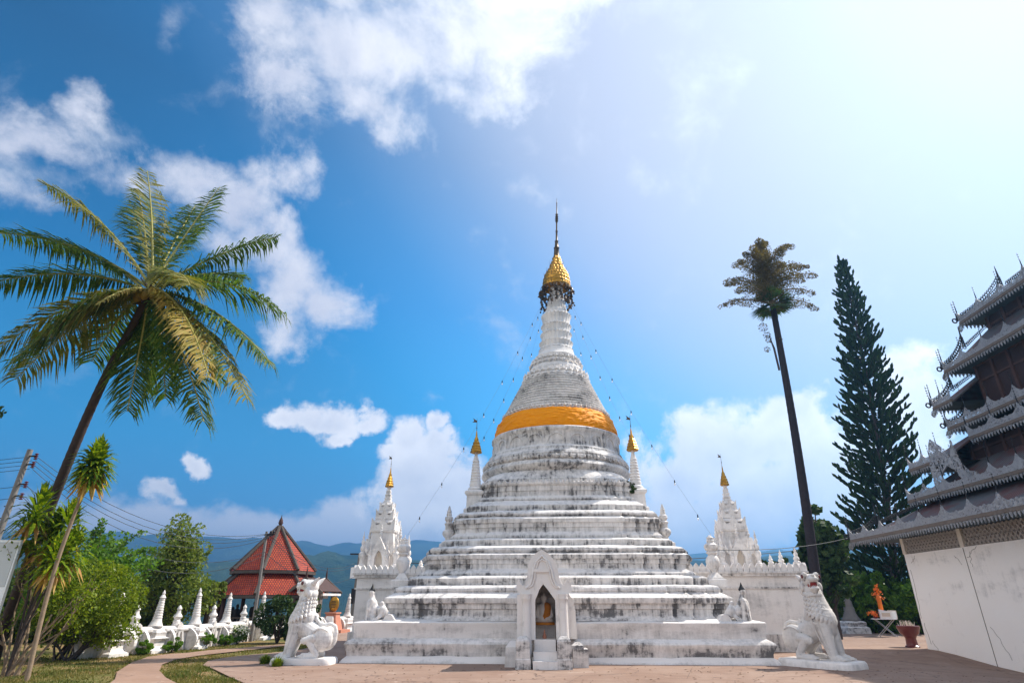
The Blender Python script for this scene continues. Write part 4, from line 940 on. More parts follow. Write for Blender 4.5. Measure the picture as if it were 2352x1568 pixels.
for px, lab in SMALL[:4]:
    p, d = wall_at_px(px)
    if ps is None: ps = pinn(.82, 'small'); o = ps
    else: o = ps.copy(); COL.objects.link(o)
    o.location = (p.x, p.y, WH + .10); o.rotation_euler = (random.uniform(-.05, .05), random.uniform(-.05, .05), px); o.scale = (.8, .8, .85); tag(o, lab, 'pinnacle', 'small pinnacles on the balustrade wall')
# pedestals, leaf buttresses and arrow posts on the inner face of the wall
def leafbutt(mb, c, d, nn, h=.70, w=.17, t=.10, o=.0, lean_=0):
    pts = []
    for i in range(9):
        u = i / 8; pts.append((.11 + .26 * math.sin(u * math.pi) ** .8 + .05 * (1 - u), u * h))
    poly = [(0, 0)] + [(x, z) for x, z in pts] + [(0, h)]
    M = Matrix.Translation(c) @ Matrix(((nn.x, d.x, 0, 0), (nn.y, d.y, 0, 0), (0, 0, 1, 0), (0, 0, 0, 1)))
    mb.prism(poly, -t / 2, t / 2, M)
k_ = 0
for (p, d) in WP:
    nn = Vector((d.y, -d.x, 0))
    for s_ in (-.52, .52): mb = MB(); leafbutt(mb, p + d * s_ + nn * .08, d, nn); mb.build('leaf_buttress', M_BALU, bal, fixn=True)
    rz = math.atan2(d.y, d.x)
    MB().sq([(.36, -.1), (.34, .08), (.24, .13), (.20, .2), (.20, .34), (.26, .38), (.30, .44), (.22, .47), (.20, .52), (.22, .62), (.15, .70)], tuple(p + nn * .14), rz).build('pedestal', M_BALU, bal)
for i in range(len(WP) - 1):
    for u in (.5,):
        p = WP[i][0].lerp(WP[i + 1][0], u)
        b_ = [(abs((p - (a + (b - a) * min(1, max(0, (p - a).dot(b - a) / (b - a).length_squared)))).length), a, b) for a, b in zip(WL, WL[1:])]; b_.sort(key=lambda q: q[0]); _, a, b = b_[0]
        d = (b - a).normalized(); p = a + d * (p - a).dot(d); nn = Vector((d.y, -d.x, 0)); mb = MB()
        M = Matrix.Translation(p + nn * .12) @ Matrix(((d.x, nn.x, 0, 0), (d.y, nn.y, 0, 0), (0, 0, 1, 0), (0, 0, 0, 1)))
        mb.prism([(-.34, 0), (-.26, 0), (-.10, .58), (-.05, .62), (-.03, .0), (.03, .0), (.05, .62), (.10, .58), (.26, 0), (.34, 0), (.14, .70), (.09, .85), (0, .92), (-.09, .85), (-.14, .70)], -.05, .07, M)
        mb.prism([(-.62, 0), (-.54, 0), (-.54, .74), (-.62, .74)], -.06, .06, M); mb.prism([(.54, 0), (.62, 0), (.62, .74), (.54, .74)], -.06, .06, M)
        mb.build('arrow_post', M_BALU, bal, fixn=True)
# ------------------------------------------------------------------ red roofed pavilion beyond the wall
def tiles(name, c1, c2, sc):
    m, k, out = new_mat(name); tcx = k('ShaderNodeUVMap').outputs[0]
    br = k('ShaderNodeTexBrick', {'Vector': tcx, 'Color1': tuple(c1) + (1,), 'Color2': tuple(c2) + (1,), 'Mortar': (0.10, 0.02, 0.012, 1), 'Scale': sc, 'Mortar Size': 0.045, 'Brick Width': 0.26, 'Row Height': 0.30, 'Bias': 0.0})
    wv_ = k('ShaderNodeTexWave', {'Vector': tcx, 'Scale': sc * 1.05, 'Distortion': 0.6}, wave_type='BANDS', bands_direction='Y', wave_profile='SAW')
    P = k('ShaderNodeNewGeometry').outputs['Position']; s_ = k.noise(P, 1.4, 5, .65)
    c = k.mix(k.math('MULTIPLY', k.ss(s_, .45, .7), .45), br.outputs[0], (0.16, 0.035, 0.022))
    pbsdf(k, out, c, 0.6, 0, k.math('ADD', wv_.outputs['Fac'], br.outputs['Fac']), 0.3, 0.8, 0.03)
    return m
M_TILE = tiles('red_roof_tile', (0.42, 0.034, 0.013), (0.58, 0.080, 0.022), 1.9)
pv = atY(608, 1440, 38.5); PVX, PVY = pv.x, 38.5
zt = atY(650, 1210, PVY).z; ze1 = atY(640, 1308, PVY - 2.2).z; ze2 = atY(640, 1365, PVY - 3.4).z
pav = thing('pavilion', 'open octagonal pavilion with two tier red tiled roof beyond the white balustrade', 'pavilion', (PVX, PVY, -.55), RAD(8))
def octroof(name, r0, z0, r1, z1, mat, parent):
    vs = []; fs = []; uv = []
    for j in range(8):
        a0, a1 = math.pi * 2 * (j + .0) / 8, math.pi * 2 * (j + 1.0) / 8
        p = [(r0 * math.cos(a0), r0 * math.sin(a0), z0), (r0 * math.cos(a1), r0 * math.sin(a1), z0), (r1 * math.cos(a1), r1 * math.sin(a1), z1), (r1 * math.cos(a0), r1 * math.sin(a0), z1)]
        fs.append(tuple(range(len(vs), len(vs) + 4))); vs += p
        hl = r0 * math.sin(math.pi / 8); hl1 = r1 * math.sin(math.pi / 8); L = math.hypot(r0 - r1, z1 - z0); uv += [(-hl, 0), (hl, 0), (hl1, L), (-hl1, L)]
    me = bpy.data.meshes.new(name); me.from_pydata(vs, [], fs); u = me.uv_layers.new(name='UVMap')
    for i, l in enumerate(me.loops): u.data[i].uv = uv[l.vertex_index]
    me.materials.append(mat); o = bpy.data.objects.new(name, me); COL.objects.link(o); o.parent = parent
    sd = o.modifiers.new('solid', 'SOLIDIFY'); sd.thickness = .08; sd.offset = -1
    return o
r1o, r2o = 2.5, 3.4; Z0 = .55
r1 = octroof('roof', r1o, ze1 + Z0, .10, zt + Z0, M_TILE, pav); r2 = octroof('roof', r2o, ze2 + Z0, 2.1, ze1 + Z0 - .12, M_TILE, pav)
for (ra, za, rb, zb, par) in ((r1o, ze1 + Z0, .1, zt + Z0, r1), (r2o, ze2 + Z0, 2.1, ze1 + Z0 - .12, r2)):
    for j in range(8):
        mb = MB(); a = math.pi * 2 * j / 8; mb.tube([((ra + .03) * math.cos(a), (ra + .03) * math.sin(a), za + .03), (rb * math.cos(a), rb * math.sin(a), zb + .04)], .10, 6); mb.build('hip_ridge', M_HIP, par)
    mb = MB()
    for j in range(8):
        a0, a1 = math.pi * 2 * j / 8, math.pi * 2 * (j + 1) / 8; p0 = Vector((ra * math.cos(a0), ra * math.sin(a0), za - .10)); p1 = Vector((ra * math.cos(a1), ra * math.sin(a1), za - .10)); c = (p0 + p1) / 2; dd = p1 - p0
        mb.box(tuple(c), (dd.length, .06, .16), math.atan2(dd.y, dd.x))
    mb.build('fascia', M_HIP, par)
MB().lathe([(.12, 0), (.14, .08), (.08, .14), (.15, .30), (.11, .48), (.03, .66), (.01, .8)], 10, (0, 0, zt + Z0 - .05)).build('finial', M_WOODD, pav, smooth=40)
MB().lathe([(2.08, ze2 + Z0), (2.08, ze1 + Z0)], 8, (0, 0, 0)).build('clerestory', M_WOODD, pav)
MB().lathe([(3.3, -.6), (3.3, .40), (3.2, .47)], 8).build('floor', M_CONC, pav)
for j in range(8):
    a = math.pi * 2 * j / 8; MB().tube([(2.8 * math.cos(a), 2.8 * math.sin(a), 0), (2.8 * math.cos(a), 2.8 * math.sin(a), ze2 + Z0 + .25)], .12, 8).build('post', M_WOODD, pav, smooth=50)
for j in range(8):
    a0, a1 = math.pi * 2 * j / 8, math.pi * 2 * (j + 1) / 8; mb = MB()
    for z in (.70, 1.30): mb.tube([(2.8 * math.cos(a0), 2.8 * math.sin(a0), z), (2.8 * math.cos(a1), 2.8 * math.sin(a1), z)], .03, 5)
    for q_ in range(1, 8): u = q_ / 8; x = 2.8 * (math.cos(a0) * (1 - u) + math.cos(a1) * u); y = 2.8 * (math.sin(a0) * (1 - u) + math.sin(a1) * u); mb.tube([(x, y, .70), (x, y, 1.30)], .02, 4)
    mb.build('railing', M_WOODG, pav)
def person(label, loc, rz, h=1.65):
    t = thing('person', label, 'person', loc, rz); s_ = h / 1.75; mb = MB()
    def V(x, y, z): return Vector((x * s_, y * s_, z * s_))
    for q_ in (-1, 1):
        mb.cap(V(q_ * .09, 0, .90), V(q_ * .10, .02, .48), .085, .06); mb.cap(V(q_ * .10, .02, .48), V(q_ * .10, 0, .08), .058, .042); mb.cap(V(q_ * .10, 0, .05), V(q_ * .11, -.15, .04), .045, .04)
        mb.cap(V(q_ * .19, 0, 1.40), V(q_ * .23, .0, 1.12), .052, .042); mb.cap(V(q_ * .23, 0, 1.12), V(q_ * .20, -.10, .88), .04, .03); mb.ball(V(q_ * .19, -.13, .82), (.03, .04, .06))
    mb.cap(V(0, 0, .95), V(0, 0, 1.32), .145, .17); mb.cap(V(-.13, 0, 1.38), V(.13, 0, 1.38), .08, .08); mb.cap(V(0, 0, 1.42), V(0, -.01, 1.55), .055, .05); mb.ball(V(0, -.01, 1.63), (.082, .098, .118)); mb.ball(V(0, -.105, 1.62), (.018, .025, .025))
    remesh(mb, 'body', M_SILHOUETTE, t, .022, 2); MB().ball(V(0, .015, 1.665), (.09, .10, .105)).build('hair', M_BLACK, t, smooth=80); return t
zf = -.08
for px, lab, h in ((580, 'standing person in dark silhouette nearest the thin tilted pole, inside the pavilion', 1.66), (541, 'taller person in dark silhouette at the pavilion railing, between the other two', 1.5), (531, 'shorter person in dark silhouette beside the left pavilion posts', 1.36)):
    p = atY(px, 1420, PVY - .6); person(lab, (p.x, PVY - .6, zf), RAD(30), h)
# small roofed gate
gp = atY(703, 1440, 36.6); GX, GY = gp.x, 36.6
zg_ = atY(737, 1325, GY).z
gate = thing('roofed_gate', 'small wooden gate with dark gabled roof and white bargeboards beside the red pavilion', 'gate', (GX, GY, 0), RAD(-14))
hw = .85
MB().prism([(-hw - .25, zg_ - .75), (0, zg_ - .02), (hw + .25, zg_ - .75), (hw + .15, zg_ - .80), (0, zg_ - .12), (-hw - .15, zg_ - .80)], -.6, 1.5).build('roof', M_WOODD, gate, fixn=True)
mb = MB()
for y in (-.66, 1.52):
    mb.prism([(-hw - .32, zg_ - .80), (0, zg_ + .04), (hw + .32, zg_ - .80), (hw + .22, zg_ - .92), (0, zg_ - .14), (-hw - .22, zg_ - .92)], y, y + .05)
mb.build('bargeboard', M_WOODG, gate, fixn=True)
mb = MB()
for y in (-.63, 1.54): mb.tube([(0, y, zg_ - .1), (0, y, zg_ + .25), (0, y, zg_ + .62)], [.06, .045, .005], 6)
mb.build('finial', M_WOODD, gate)
for x in (-hw, hw):
    for y in (-.4, 1.2): MB().box((x, y, (zg_ - .8) / 2), (.26, .26, zg_ - .8)).build('post', M_WOODG, gate)
MB().box((hw + .26, .45, zg_ - .92), (.05, 2.0, .12)).build('eave_board', M_BALU, gate)
# golden leaf shaped marker on its pedestal
sg = gnd(760, 1452); SX, SY = sg.x, sg.y
mk = thing('gilded_marker', 'golden oval plaque standing on a red and white tapering pedestal near the balustrade', 'marker', (SX, SY, 0), RAD(-8))
z_top = atY(757, 1405, SY).z; z_tip = atY(757, 1370, SY).z
MB().box((0, 0, .08), (1.7, 1.3, .16)).build('step', M_TERRA, mk)
MB().sq([(.46, .15), (.42, .35), (.28, z_top - .1), (.34, z_top - .08), (.34, z_top)]).build('pedestal', M_TERRA, mk)
MB().prism([(-.26, .5), (.26, .5), (.18, z_top - .2), (-.18, z_top - .2)], -.44, -.30).build('panel', M_SIGNW, mk, fixn=True)
hh = z_tip - z_top
MB().ball((0, 0, z_top + hh * .52), (.30, .09, hh * .5), 24, 16).build('plaque', M_GOLD, mk, smooth=70)
mb = MB()
for z, w in ((.32, .16), (.42, .19), (.52, .2), (.62, .19), (.72, .15)): mb.box((0, -.085, z_top + hh * z), (w * 1.6, .012, .04))
mb.build('raised_lines', M_DARKG, mk)
# ------------------------------------------------------------------ white hall with tiered lace trimmed roofs on the right
HC = Vector((15.2, 24.1, 0)); HR = RAD(-3.3)
hall = thing('temple_hall', 'white walled temple hall with stacked lace edged tin roofs along the right edge', 'temple hall', HC, HR)
m, k, out = new_mat('tin_lace'); M_LACE = m
P = k('ShaderNodeNewGeometry').outputs['Position']; f_ = k.noise(P, 5, 6, .65); f2_ = k.noise(k.vmul(P, (1, 1, .2)), 9, 4, .6)
c = k.mix(f_, (0.30, 0.305, 0.315), (0.55, 0.55, 0.56)); c = k.mix(k.math('MULTIPLY', k.ss(f2_, .55, .75), .7), c, (0.13, 0.09, 0.075))
vo = k('ShaderNodeTexVoronoi', {'Vector': P, 'Scale': 6.5, 'Randomness': 0.6}).outputs['Distance']
b1 = k('ShaderNodeBsdfPrincipled', {'Base Color': c, 'Roughness': 0.6, 'Metallic': 0.25, 'Normal': k('ShaderNodeBump', {'Height': vo, 'Strength': 0.6, 'Distance': 0.03}).outputs[0]})
mx = k('ShaderNodeMixShader', {0: k.ss(vo, .30, .25), 1: k('ShaderNodeBsdfTransparent').outputs[0], 2: b1.outputs[0]})
inv = k('ShaderNodeMixShader', {0: k.math('LESS_THAN', vo, 0.28), 1: b1.outputs[0], 2: k('ShaderNodeBsdfTransparent').outputs[0]}); k.t.links.new(inv.outputs[0], out.inputs[0])
def lacemat(name, sc, thr):
    m, k, out = new_mat(name); P = k('ShaderNodeNewGeometry').outputs['Position']; f_ = k.noise(P, 5, 6, .65)
    c = k.mix(f_, (0.20, 0.205, 0.22), (0.44, 0.44, 0.46)); vo = k.math('ABSOLUTE', k.math('SUBTRACT', k.noise(P, sc, 1.5, .5, 1.6), 0.5))
    b1 = k('ShaderNodeBsdfPrincipled', {'Base Color': c, 'Roughness': 0.6, 'Metallic': 0.2, 'Normal': k('ShaderNodeBump', {'Height': vo, 'Strength': 0.8, 'Distance': 0.05}).outputs[0]})
    mx = k('ShaderNodeMixShader', {0: k.math('LESS_THAN', vo, thr), 1: b1.outputs[0], 2: k('ShaderNodeBsdfTransparent').outputs[0]}); k.t.links.new(mx.outputs[0], out.inputs[0]); return m
M_LACE2 = lacemat('carved_lace', 4.5, .045); M_LACE = lacemat('fine_carved_lace', 7.5, .032)
m, k, out = new_mat('rusty_tin_roof'); M_TIN = m
P = k('ShaderNodeNewGeometry').outputs['Position']; f_ = k.noise(P, 1.2, 6, .65)
wv_ = k('ShaderNodeTexWave', {'Vector': P, 'Scale': 2.2, 'Distortion': 0.0}, wave_type='BANDS', bands_direction='Y').outputs['Fac']
c = k.mix(k.ss(f_, .35, .6), (0.13, 0.05, 0.042), (0.105, 0.105, 0.11)); pbsdf(k, out, c, .6, .2, wv_, .4, .9, .05)
M_WOODR = plain('maroon_boards', (0.036, 0.018, 0.017), 0.7, 0, 0.5, 5)
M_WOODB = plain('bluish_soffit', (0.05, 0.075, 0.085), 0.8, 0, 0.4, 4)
WZ0, WZ1, WZ2 = -.9, 3.25, 3.92
yl = -16.5
mb = MB(); mb.add([(0, 0, WZ0), (0, yl, WZ0), (0, yl, WZ1), (0, 0, WZ1)], [(0, 1, 2, 3)]); wl_ = MB().box((.15, yl / 2, (WZ0 + WZ1) / 2), (.30, -yl, WZ1 - WZ0)); wl_.box((6.5, -.15 + .302, (WZ0 + WZ2) / 2), (12.4, .30, WZ2 - WZ0)); wl_.box((12.85, yl / 2, (WZ0 + WZ2) / 2), (.3, -yl, WZ2 - WZ0)); wl_.box((6.5, yl + .15, (WZ0 + WZ2) / 2), (12.3, .3, WZ2 - WZ0))
hw_ = wl_.build('wall', M_WALL, hall)
pil = [-.09, -3.55, -7.0, -10.45, -13.9]
mb = MB()
for y in pil: mb.box((.12, y, (WZ1 + WZ2) / 2), (.30, .20, WZ2 - WZ1 - .004))
mb.box((.13, yl / 2, WZ2 + .05), (.34, -yl, .10)); mb.build('upper_posts', M_CREAM, hall)
for y in pil[1:]:
    g_ = MB().box((-.004, y + .03, 1.2), (.012, .022, WZ1 * 2 - 2.45)).build('wall_seam', M_WOODG, hw_)
def crack(y, z, dy, dz, n_=7):
    pts = []; 
    for i in range(n_ + 1): u = i / n_; pts.append((-.002, y + dy * u + random.uniform(-.05, .05), z + dz * u + random.uniform(-.04, .04)))
    MB().tube(pts, .0065, 4).build('crack', M_WOODG, hw_)
for a in ((-.16, 2.7, .06, -1.7), (-.2, .9, -.1, -.7), (-.35, 2.9, -.35, .25), (-3.7, 2.6, -.1, .5), (-3.75, .9, -.55, -.9), (-3.6, 2.9, -.55, .3), (-.4, .3, -.3, -.35), (-3.2, 2.75, .25, .28)): crack(*a)
M_LATT = plain('lattice_brickwork', (0.46, 0.40, 0.36), 0.85, 0, .25, 8)
for a, b in zip(pil, pil[1:]):
    mb = MB(); y0, y1 = a - .10, b + .10; L = y0 - y1; h = WZ2 - WZ1
    MB().box((.24, (y0 + y1) / 2, (WZ1 + WZ2) / 2), (.02, L, h - .01)).build('vent_dark_sheet', M_BLACK, hall)  # black sheet painted in place of the unlit interior behind the lattice
    n_ = int(L / .19)
    for s_ in (-1, 1):
        for i in range(-5, n_ + 5):
            p0 = (i * L / n_); q0, q1 = p0, p0 + s_ * h; z0_, z1_ = 0, h
            def cl(u): return u
            ua, ub = 0.0, 1.0
            if s_ > 0: ua = max(0, -q0 / h); ub = min(1, (L - q0) / h)
            else: ua = max(0, (q0 - L) / h); ub = min(1, q0 / h)
            if ub - ua < .05: continue
            A = Vector((.06 + .008 * s_, y0 - (q0 + s_ * h * ua), WZ1 + h * ua)); B = Vector((.06 + .008 * s_, y0 - (q0 + s_ * h * ub), WZ1 + h * ub)); d_ = (B - A).normalized(); w_ = Vector((0, -d_.z, d_.y)) * .027
            mb.add([A - w_, A + w_, B + w_, B - w_, A - w_ + Vector((.08, 0, 0)), A + w_ + Vector((.08, 0, 0)), B + w_ + Vector((.08, 0, 0)), B - w_ + Vector((.08, 0, 0))], [(3, 2, 1, 0), (4, 5, 6, 7), (0, 1, 5, 4), (2, 3, 7, 6)])
    for i in range(n_):
        for r_ in range(4): mb.ball((.035, y0 - (i + .5 * (r_ % 2)) * L / n_, WZ1 + h * (r_ + .25) / 3.5), (.02, .035, .035), 6, 4)
    mb.build('lattice', M_LATT, hall)
def lace(name, par, p0, p1, nrm, up=.56, dn=.21, sp=1.25, base=.24, mat=M_LACE, needles=True):
    p0, p1 = Vector(p0), Vector(p1); d = p1 - p0; L = d.length; d.normalize(); nrm = Vector(nrm).normalized()
    n_ = max(1, round(L / sp)); sp = L / n_; top = []; N_ = n_ * 14
    for i in range(N_ + 1):
        s_ = L * i / N_; u = (s_ / sp) % 1.0; c_ = abs(2 * u - 1)
        h = base + (up - base) * c_ ** 4 + .12 * up * (.5 + .5 * math.cos(u * math.pi * 12)) * (1 - c_)
        top.append((s_, h))
    bot = []; nt = max(2, int(L / .15))
    for i in range(nt * 2 + 1): bot.append((L * i / (nt * 2), -.02 if i % 2 == 0 else -dn))
    M = Matrix.Translation(p0) @ Matrix(((d.x, nrm.x, 0, 0), (d.y, nrm.y, 0, 0), (d.z, nrm.z, 1, 0), (0, 0, 0, 1)))
    mb = MB(); m_ = [(s_, z) for s_, z in top]
    for (a, za), (b, zb) in zip(top, top[1:]):
        mb.add([M @ Vector(q_) for q_ in ((a, 0, .06), (b, 0, .06), (b, 0, zb), (a, 0, za), (a, .03, .06), (b, .03, .06), (b, .03, zb), (a, .03, za))], [(0, 1, 2, 3), (7, 6, 5, 4), (3, 2, 6, 7)])
    for i in range(nt):
        a, b = L * i / nt, L * (i + 1) / nt
        mb.add([M @ Vector(q_) for q_ in ((a, 0, -.02), (b, 0, -.02), ((a + b) / 2, 0, -dn), (a, .02, -.02), (b, .02, -.02), ((a + b) / 2, .02, -dn))], [(0, 2, 1), (3, 4, 5)])
    o = mb.build(name, mat, par)
    mb = MB(); mb.add([M @ Vector(q_) for q_ in ((0, .05, -.03), (L, .05, -.03), (L, .05, .07), (0, .05, .07), (0, -.04, -.03), (L, -.04, -.03), (L, -.04, .07), (0, -.04, .07))], [(0, 1, 2, 3), (7, 6, 5, 4), (3, 2, 6, 7), (4, 5, 1, 0), (0, 3, 7, 4), (1, 5, 6, 2)])
    mb.build('fascia_board', M_WOODG, par)
    if needles:
        for i in range(0, n_ + 1):
            mb = MB(); b = M @ Vector((sp * i, 0, up * .9)); mb.tube([b, b + Vector((0, 0, .28))], [.022, .014], 5); mb.tube([b + Vector((0, 0, .28)), b + Vector((0, 0, .58))], .006, 4)
            for q_ in range(3): mb.ball(b + Vector((0, 0, .32 + .1 * q_)), (.028, .028, .014), 6, 4)
            mb.build('needle', M_IRON, par)
    return o
def ringchain(path, r, mat, par, name='cresting'):
    mb = MB(); pts = [Vector(p) for p in path]
    tot = sum((b - a).length for a, b in zip(pts, pts[1:])); step = r * 1.75; acc = 0; nxt = 0
    for a, b in zip(pts, pts[1:]):
        L = (b - a).length; d = (b - a) / L
        while nxt <= acc + L:
            c = a + d * (nxt - acc); u = nxt / tot; s_ = r * (1.25 - .5 * u)
            M = Matrix((( d.x, 0, -d.y), (d.y, 0, d.x), (d.z, 1, 0))) if False else Matrix.Rotation(math.pi / 2, 3, 'X')
            Mz = Matrix.Rotation(math.atan2(d.y, d.x), 3, 'Z') @ M
            mb.torus(c + Vector((0, 0, s_ * .9)), s_, s_ * .30, Mz, 12, 5); mb.torus(c + Vector((0, 0, s_ * 2.3)), s_ * .6, s_ * .25, Mz, 10, 5); nxt += step
        acc += L
    return mb.build(name, mat, par)
def rooftier(x0, y0, z0, x1, y1, z1, xr=None, yn=None, sides='LFRN', up=.56, dn=.21, sp=1.25, crest=True, corner=.8):
    xr0 = 13 - x0 if xr is None else xr; yn0 = yl - y0 if yn is None else yn; xr1 = 13 - x1 if xr is None else xr - .0; yn1 = yl - y1 if yn is None else yn
    vs = [(x0, y0, z0), (xr0, y0, z0), (xr0, yn0, z0), (x0, yn0, z0), (x1, y1, z1), (xr1, y1, z1), (xr1, yn1, z1), (x1, yn1, z1)]
    fs = {'F': (1, 0, 4, 5), 'L': (0, 3, 7, 4), 'N': (3, 2, 6, 7), 'R': (2, 1, 5, 6)}
    o = MB().add(vs, [fs[s_] for s_ in sides]).build('roof', M_TIN, hall)
    sd = o.modifiers.new('solid', 'SOLIDIFY'); sd.thickness = .06; sd.offset = -1
    # soffit
    MB().add([(x0 + .02, y0 - .02, z0 - .05), (x0 + .02, yn0, z0 - .05), (x1 + .6, yn1, z0 + .05), (x1 + .6, y1 - .6, z0 + .05), (xr0, y0 - .02, z0 - .05), (xr1, y1 - .6, z0 + .05)], [(0, 1, 2, 3), (0, 3, 5, 4)]).build('soffit', M_WOODB, o)
    lace('lace_trim', o, (x0 - .03, y0, z0), (x0 - .03, yn0, z0), (-1, 0, 0), up, dn, sp); lace('lace_trim', o, (x0, y0 + .03, z0), (xr0, y0 + .03, z0), (0, 1, 0), up, dn, sp)
    if crest:
        def hip(u, dz=0.0): return Vector((x0 + (x1 - x0) * u - .04, y0 + (y1 - y0) * u + .04, z0 + (z1 - z0) * u + .06 + dz))
        uq = min(.42, .85 / max(.1, x1 - x0)); pk = hip(uq, corner * .62); cv = bez(hip(0, .12), hip(uq * .7, .0), pk, 8)
        ringchain(cv, .06, M_IRON, o); ringchain([hip(uq * .1, .0), hip(uq * .6, .03), hip(uq * .9, .15), pk - Vector((0, 0, .1))], .05, M_IRON, o)
        ringchain([hip(uq, .05), hip(uq, .3) + Vector((.01, 0, 0)), pk + Vector((.02, 0, .0))], .05, M_IRON, o); ringchain([hip(uq * 1.1, .06), hip(.98, .02)], .04, M_IRON, o)
        mb = MB(); mb.tube([pk, pk + Vector((0, 0, .3)), pk + Vector((0, 0, .5))], [.04, .022, .008], 6); c = hip(0, .12)
        mb.tube([c, c + Vector((-.02, .02, .35))], [.035, .02], 6); mb.tube([c + Vector((-.02, .02, .35)), c + Vector((-.04, .04, .85))], .007, 4)
        for q_ in range(4): mb.ball(c + Vector((-.03, .03, .42 + .11 * q_)), (.04, .04, .018), 6, 4)
        mb.torus(c + Vector((-.10, .06, .02)), .09, .03, Matrix.Rotation(math.pi / 2, 3, 'X'), 14, 6)
        mb.build('corner_needle', M_IRON, o)
        MB().prism([(-.13, -.30), (-.06, -.34), (.03, -.24), (.05, 0), (-.03, .02), (-.11, -.08), (-.16, -.2)], -.02, .02, Matrix.Translation((x0, y0 + .05, z0))).build('corner_scroll', M_LACE, o, fixn=True)
    return o
rooftier(-1.25, 1.25, 3.84, 1.6, -1.3, 5.35, corner=.62)
rooftier(.52, -.38, 5.16, 2.4, -1.9, 6.5, corner=.25, crest=False)
rooftier(.78, -.56, 6.34, 2.6, -2.0, 7.5, yn=-2.55, sides='LF', corner=.25, crest=False, sp=.9)
rooftier(1.75, -3.0, 7.02, 3.0, -3.2, 7.7, sides='L', corner=.4, crest=False)
rooftier(2.22, -1.34, 7.80, 3.6, -2.4, 8.5, corner=.75)
rooftier(2.0, -1.18, 8.70, 3.9, -1.9, 10.1, yn=-2.35, sides='LF', corner=.75, sp=.6)
rooftier(2.62, -1.56, 10.12, 4.4, -2.8, 11.9, corner=.85)
rooftier(3.48, -2.08, 12.05, 6.45, -7.8, 14.4, corner=.9)
def wallblk(x0, y0, z0, z1, nm='upper_wall', mat=M_WOODR):
    return MB().box((6.5, yl / 2, (z0 + z1) / 2), (13 - 2 * x0, -yl + 2 * y0, z1 - z0)).build(nm, mat, hall)
for x0, y0, z0, z1 in ((1.5, -1.25, 3.9, 5.5), (2.3, -1.9, 5.3, 7.1), (3.0, -2.0, 7.0, 8.2), (3.3, -2.15, 8.2, 10.5), (4.05, -2.6, 10.5, 12.6)):
    w = wallblk(x0, y0, z0, z1); mb = MB(); y = y0 - .2
    while y > -10: mb.box((x0 - .03, y, (z0 + z1) / 2), (.09, .12, z1 - z0 - .05)); y -= .85
    for z in (.18, .45): mb.box((x0 - .02, (y0 + y) / 2, z1 - (z1 - z0) * z), (.05, y0 - y, .08))
    mb.build('timber_frame', M_WOODD, w)
ap = [(0, 0), (.42, 0), (.45, .18), (.62, .42), (.80, .52), (.98, .62), (1.15, .50), (1.32, .40), (1.45, .15), (1.6, 0), (2.3, 0), (2.3, .16), (1.95, .25), (1.7, .55), (1.6, 1.0), (1.5, 1.45), (1.36, 1.05), (1.22, .82), (1.08, 1.15), (.86, 1.35), (.62, 1.55), (.42, 1.72), (.25, 1.5), (.10, 1.1), (0, .6)]
Ml = Matrix.Translation((.62, -2.1, 5.42)) @ Matrix(((0, -1, 0, 0), (-1, 0, 0, 0), (0, 0, 1, 0), (0, 0, 0, 1)))
MB().prism(ap, 0, .05, Ml).build('lace_arch_panel', M_LACE2, hall, fixn=True)
# ------------------------------------------------------------------ small furniture at the right
tb = gnd(2040, 1462); TBX, TBY = tb.x, tb.y
table = thing('folding_table', 'small folding table with crossed metal legs on the sunlit plaza beyond the right lion', 'table', (TBX, TBY, 0), RAD(-20))
MB().box((0, 0, .80), (1.05, .6, .035)).build('table_top', M_SIGNW, table)
for y in (-.24, .24):
    for s_ in (-1, 1): MB().tube([(-.40 * s_, y + .02 * s_, 0), (.40 * s_, y + .02 * s_, .78)], .016, 6).build('leg', M_STEEL, table)
zt2 = .818
def on_table(x, y): 
    c_, s_ = math.cos(RAD(-20)), math.sin(RAD(-20)); return (TBX + x * c_ - y * s_, TBY + x * s_ + y * c_, zt2)
t = thing('offering_tree', 'tall orange banknote tree standing on the folding table', 'offering', on_table(-.02, .05)); t.scale = (.8, .8, .88)
MB().lathe([(.16, 0), (.17, .06), (.15, .28), (.13, .36)], 14).build('pot', M_RED, t, smooth=40)
MB().lathe([(.10, .3), (.13, .5), (.12, .9), (.14, 1.05), (.12, 1.15), (.05, 1.22)], 12).build('wrapped_stem', M_ORANGE, t, smooth=50)
mb = MB()
for j in range(70):
    a = random.uniform(0, 6.28); z = random.uniform(1.0, 1.75); r = random.uniform(.05, .34) * (1.75 - z + .35); c = Vector((r * math.cos(a), r * math.sin(a), z)); d = rv(.1); e = rv(.1); mb.add([c, c + d, c + d + e, c + e], [(0, 1, 2, 3)])
mb.build('paper_notes', M_ORANGE, t)
t = thing('donation_box', 'white donation box with a slanted face in front of the orange banknote tree', 'box', on_table(.10, -.16), RAD(-20)); MB().prism([(-.28, 0), (.26, 0), (.26, .30), (-.28, .42)], -.12, .08).build('body', M_SIGNW, t, fixn=True); MB().box((-.02, -.128, .18), (.36, .012, .16)).build('front_panel', M_CREAM, t)
t = thing('flower_arrangement', 'low orange flower arrangement on the left end of the folding table', 'flowers', on_table(-.36, -.05)); MB().lathe([(.07, 0), (.10, .08), (.09, .1)], 12).build('bowl', M_RED, t)
mb = MB()
for j in range(60): c = Vector((random.gauss(0, .12), random.gauss(0, .1), random.uniform(.08, .34))); mb.ball(c, random.uniform(.02, .04), 6, 4)
mb.build('blossoms', M_ORANGE, t)
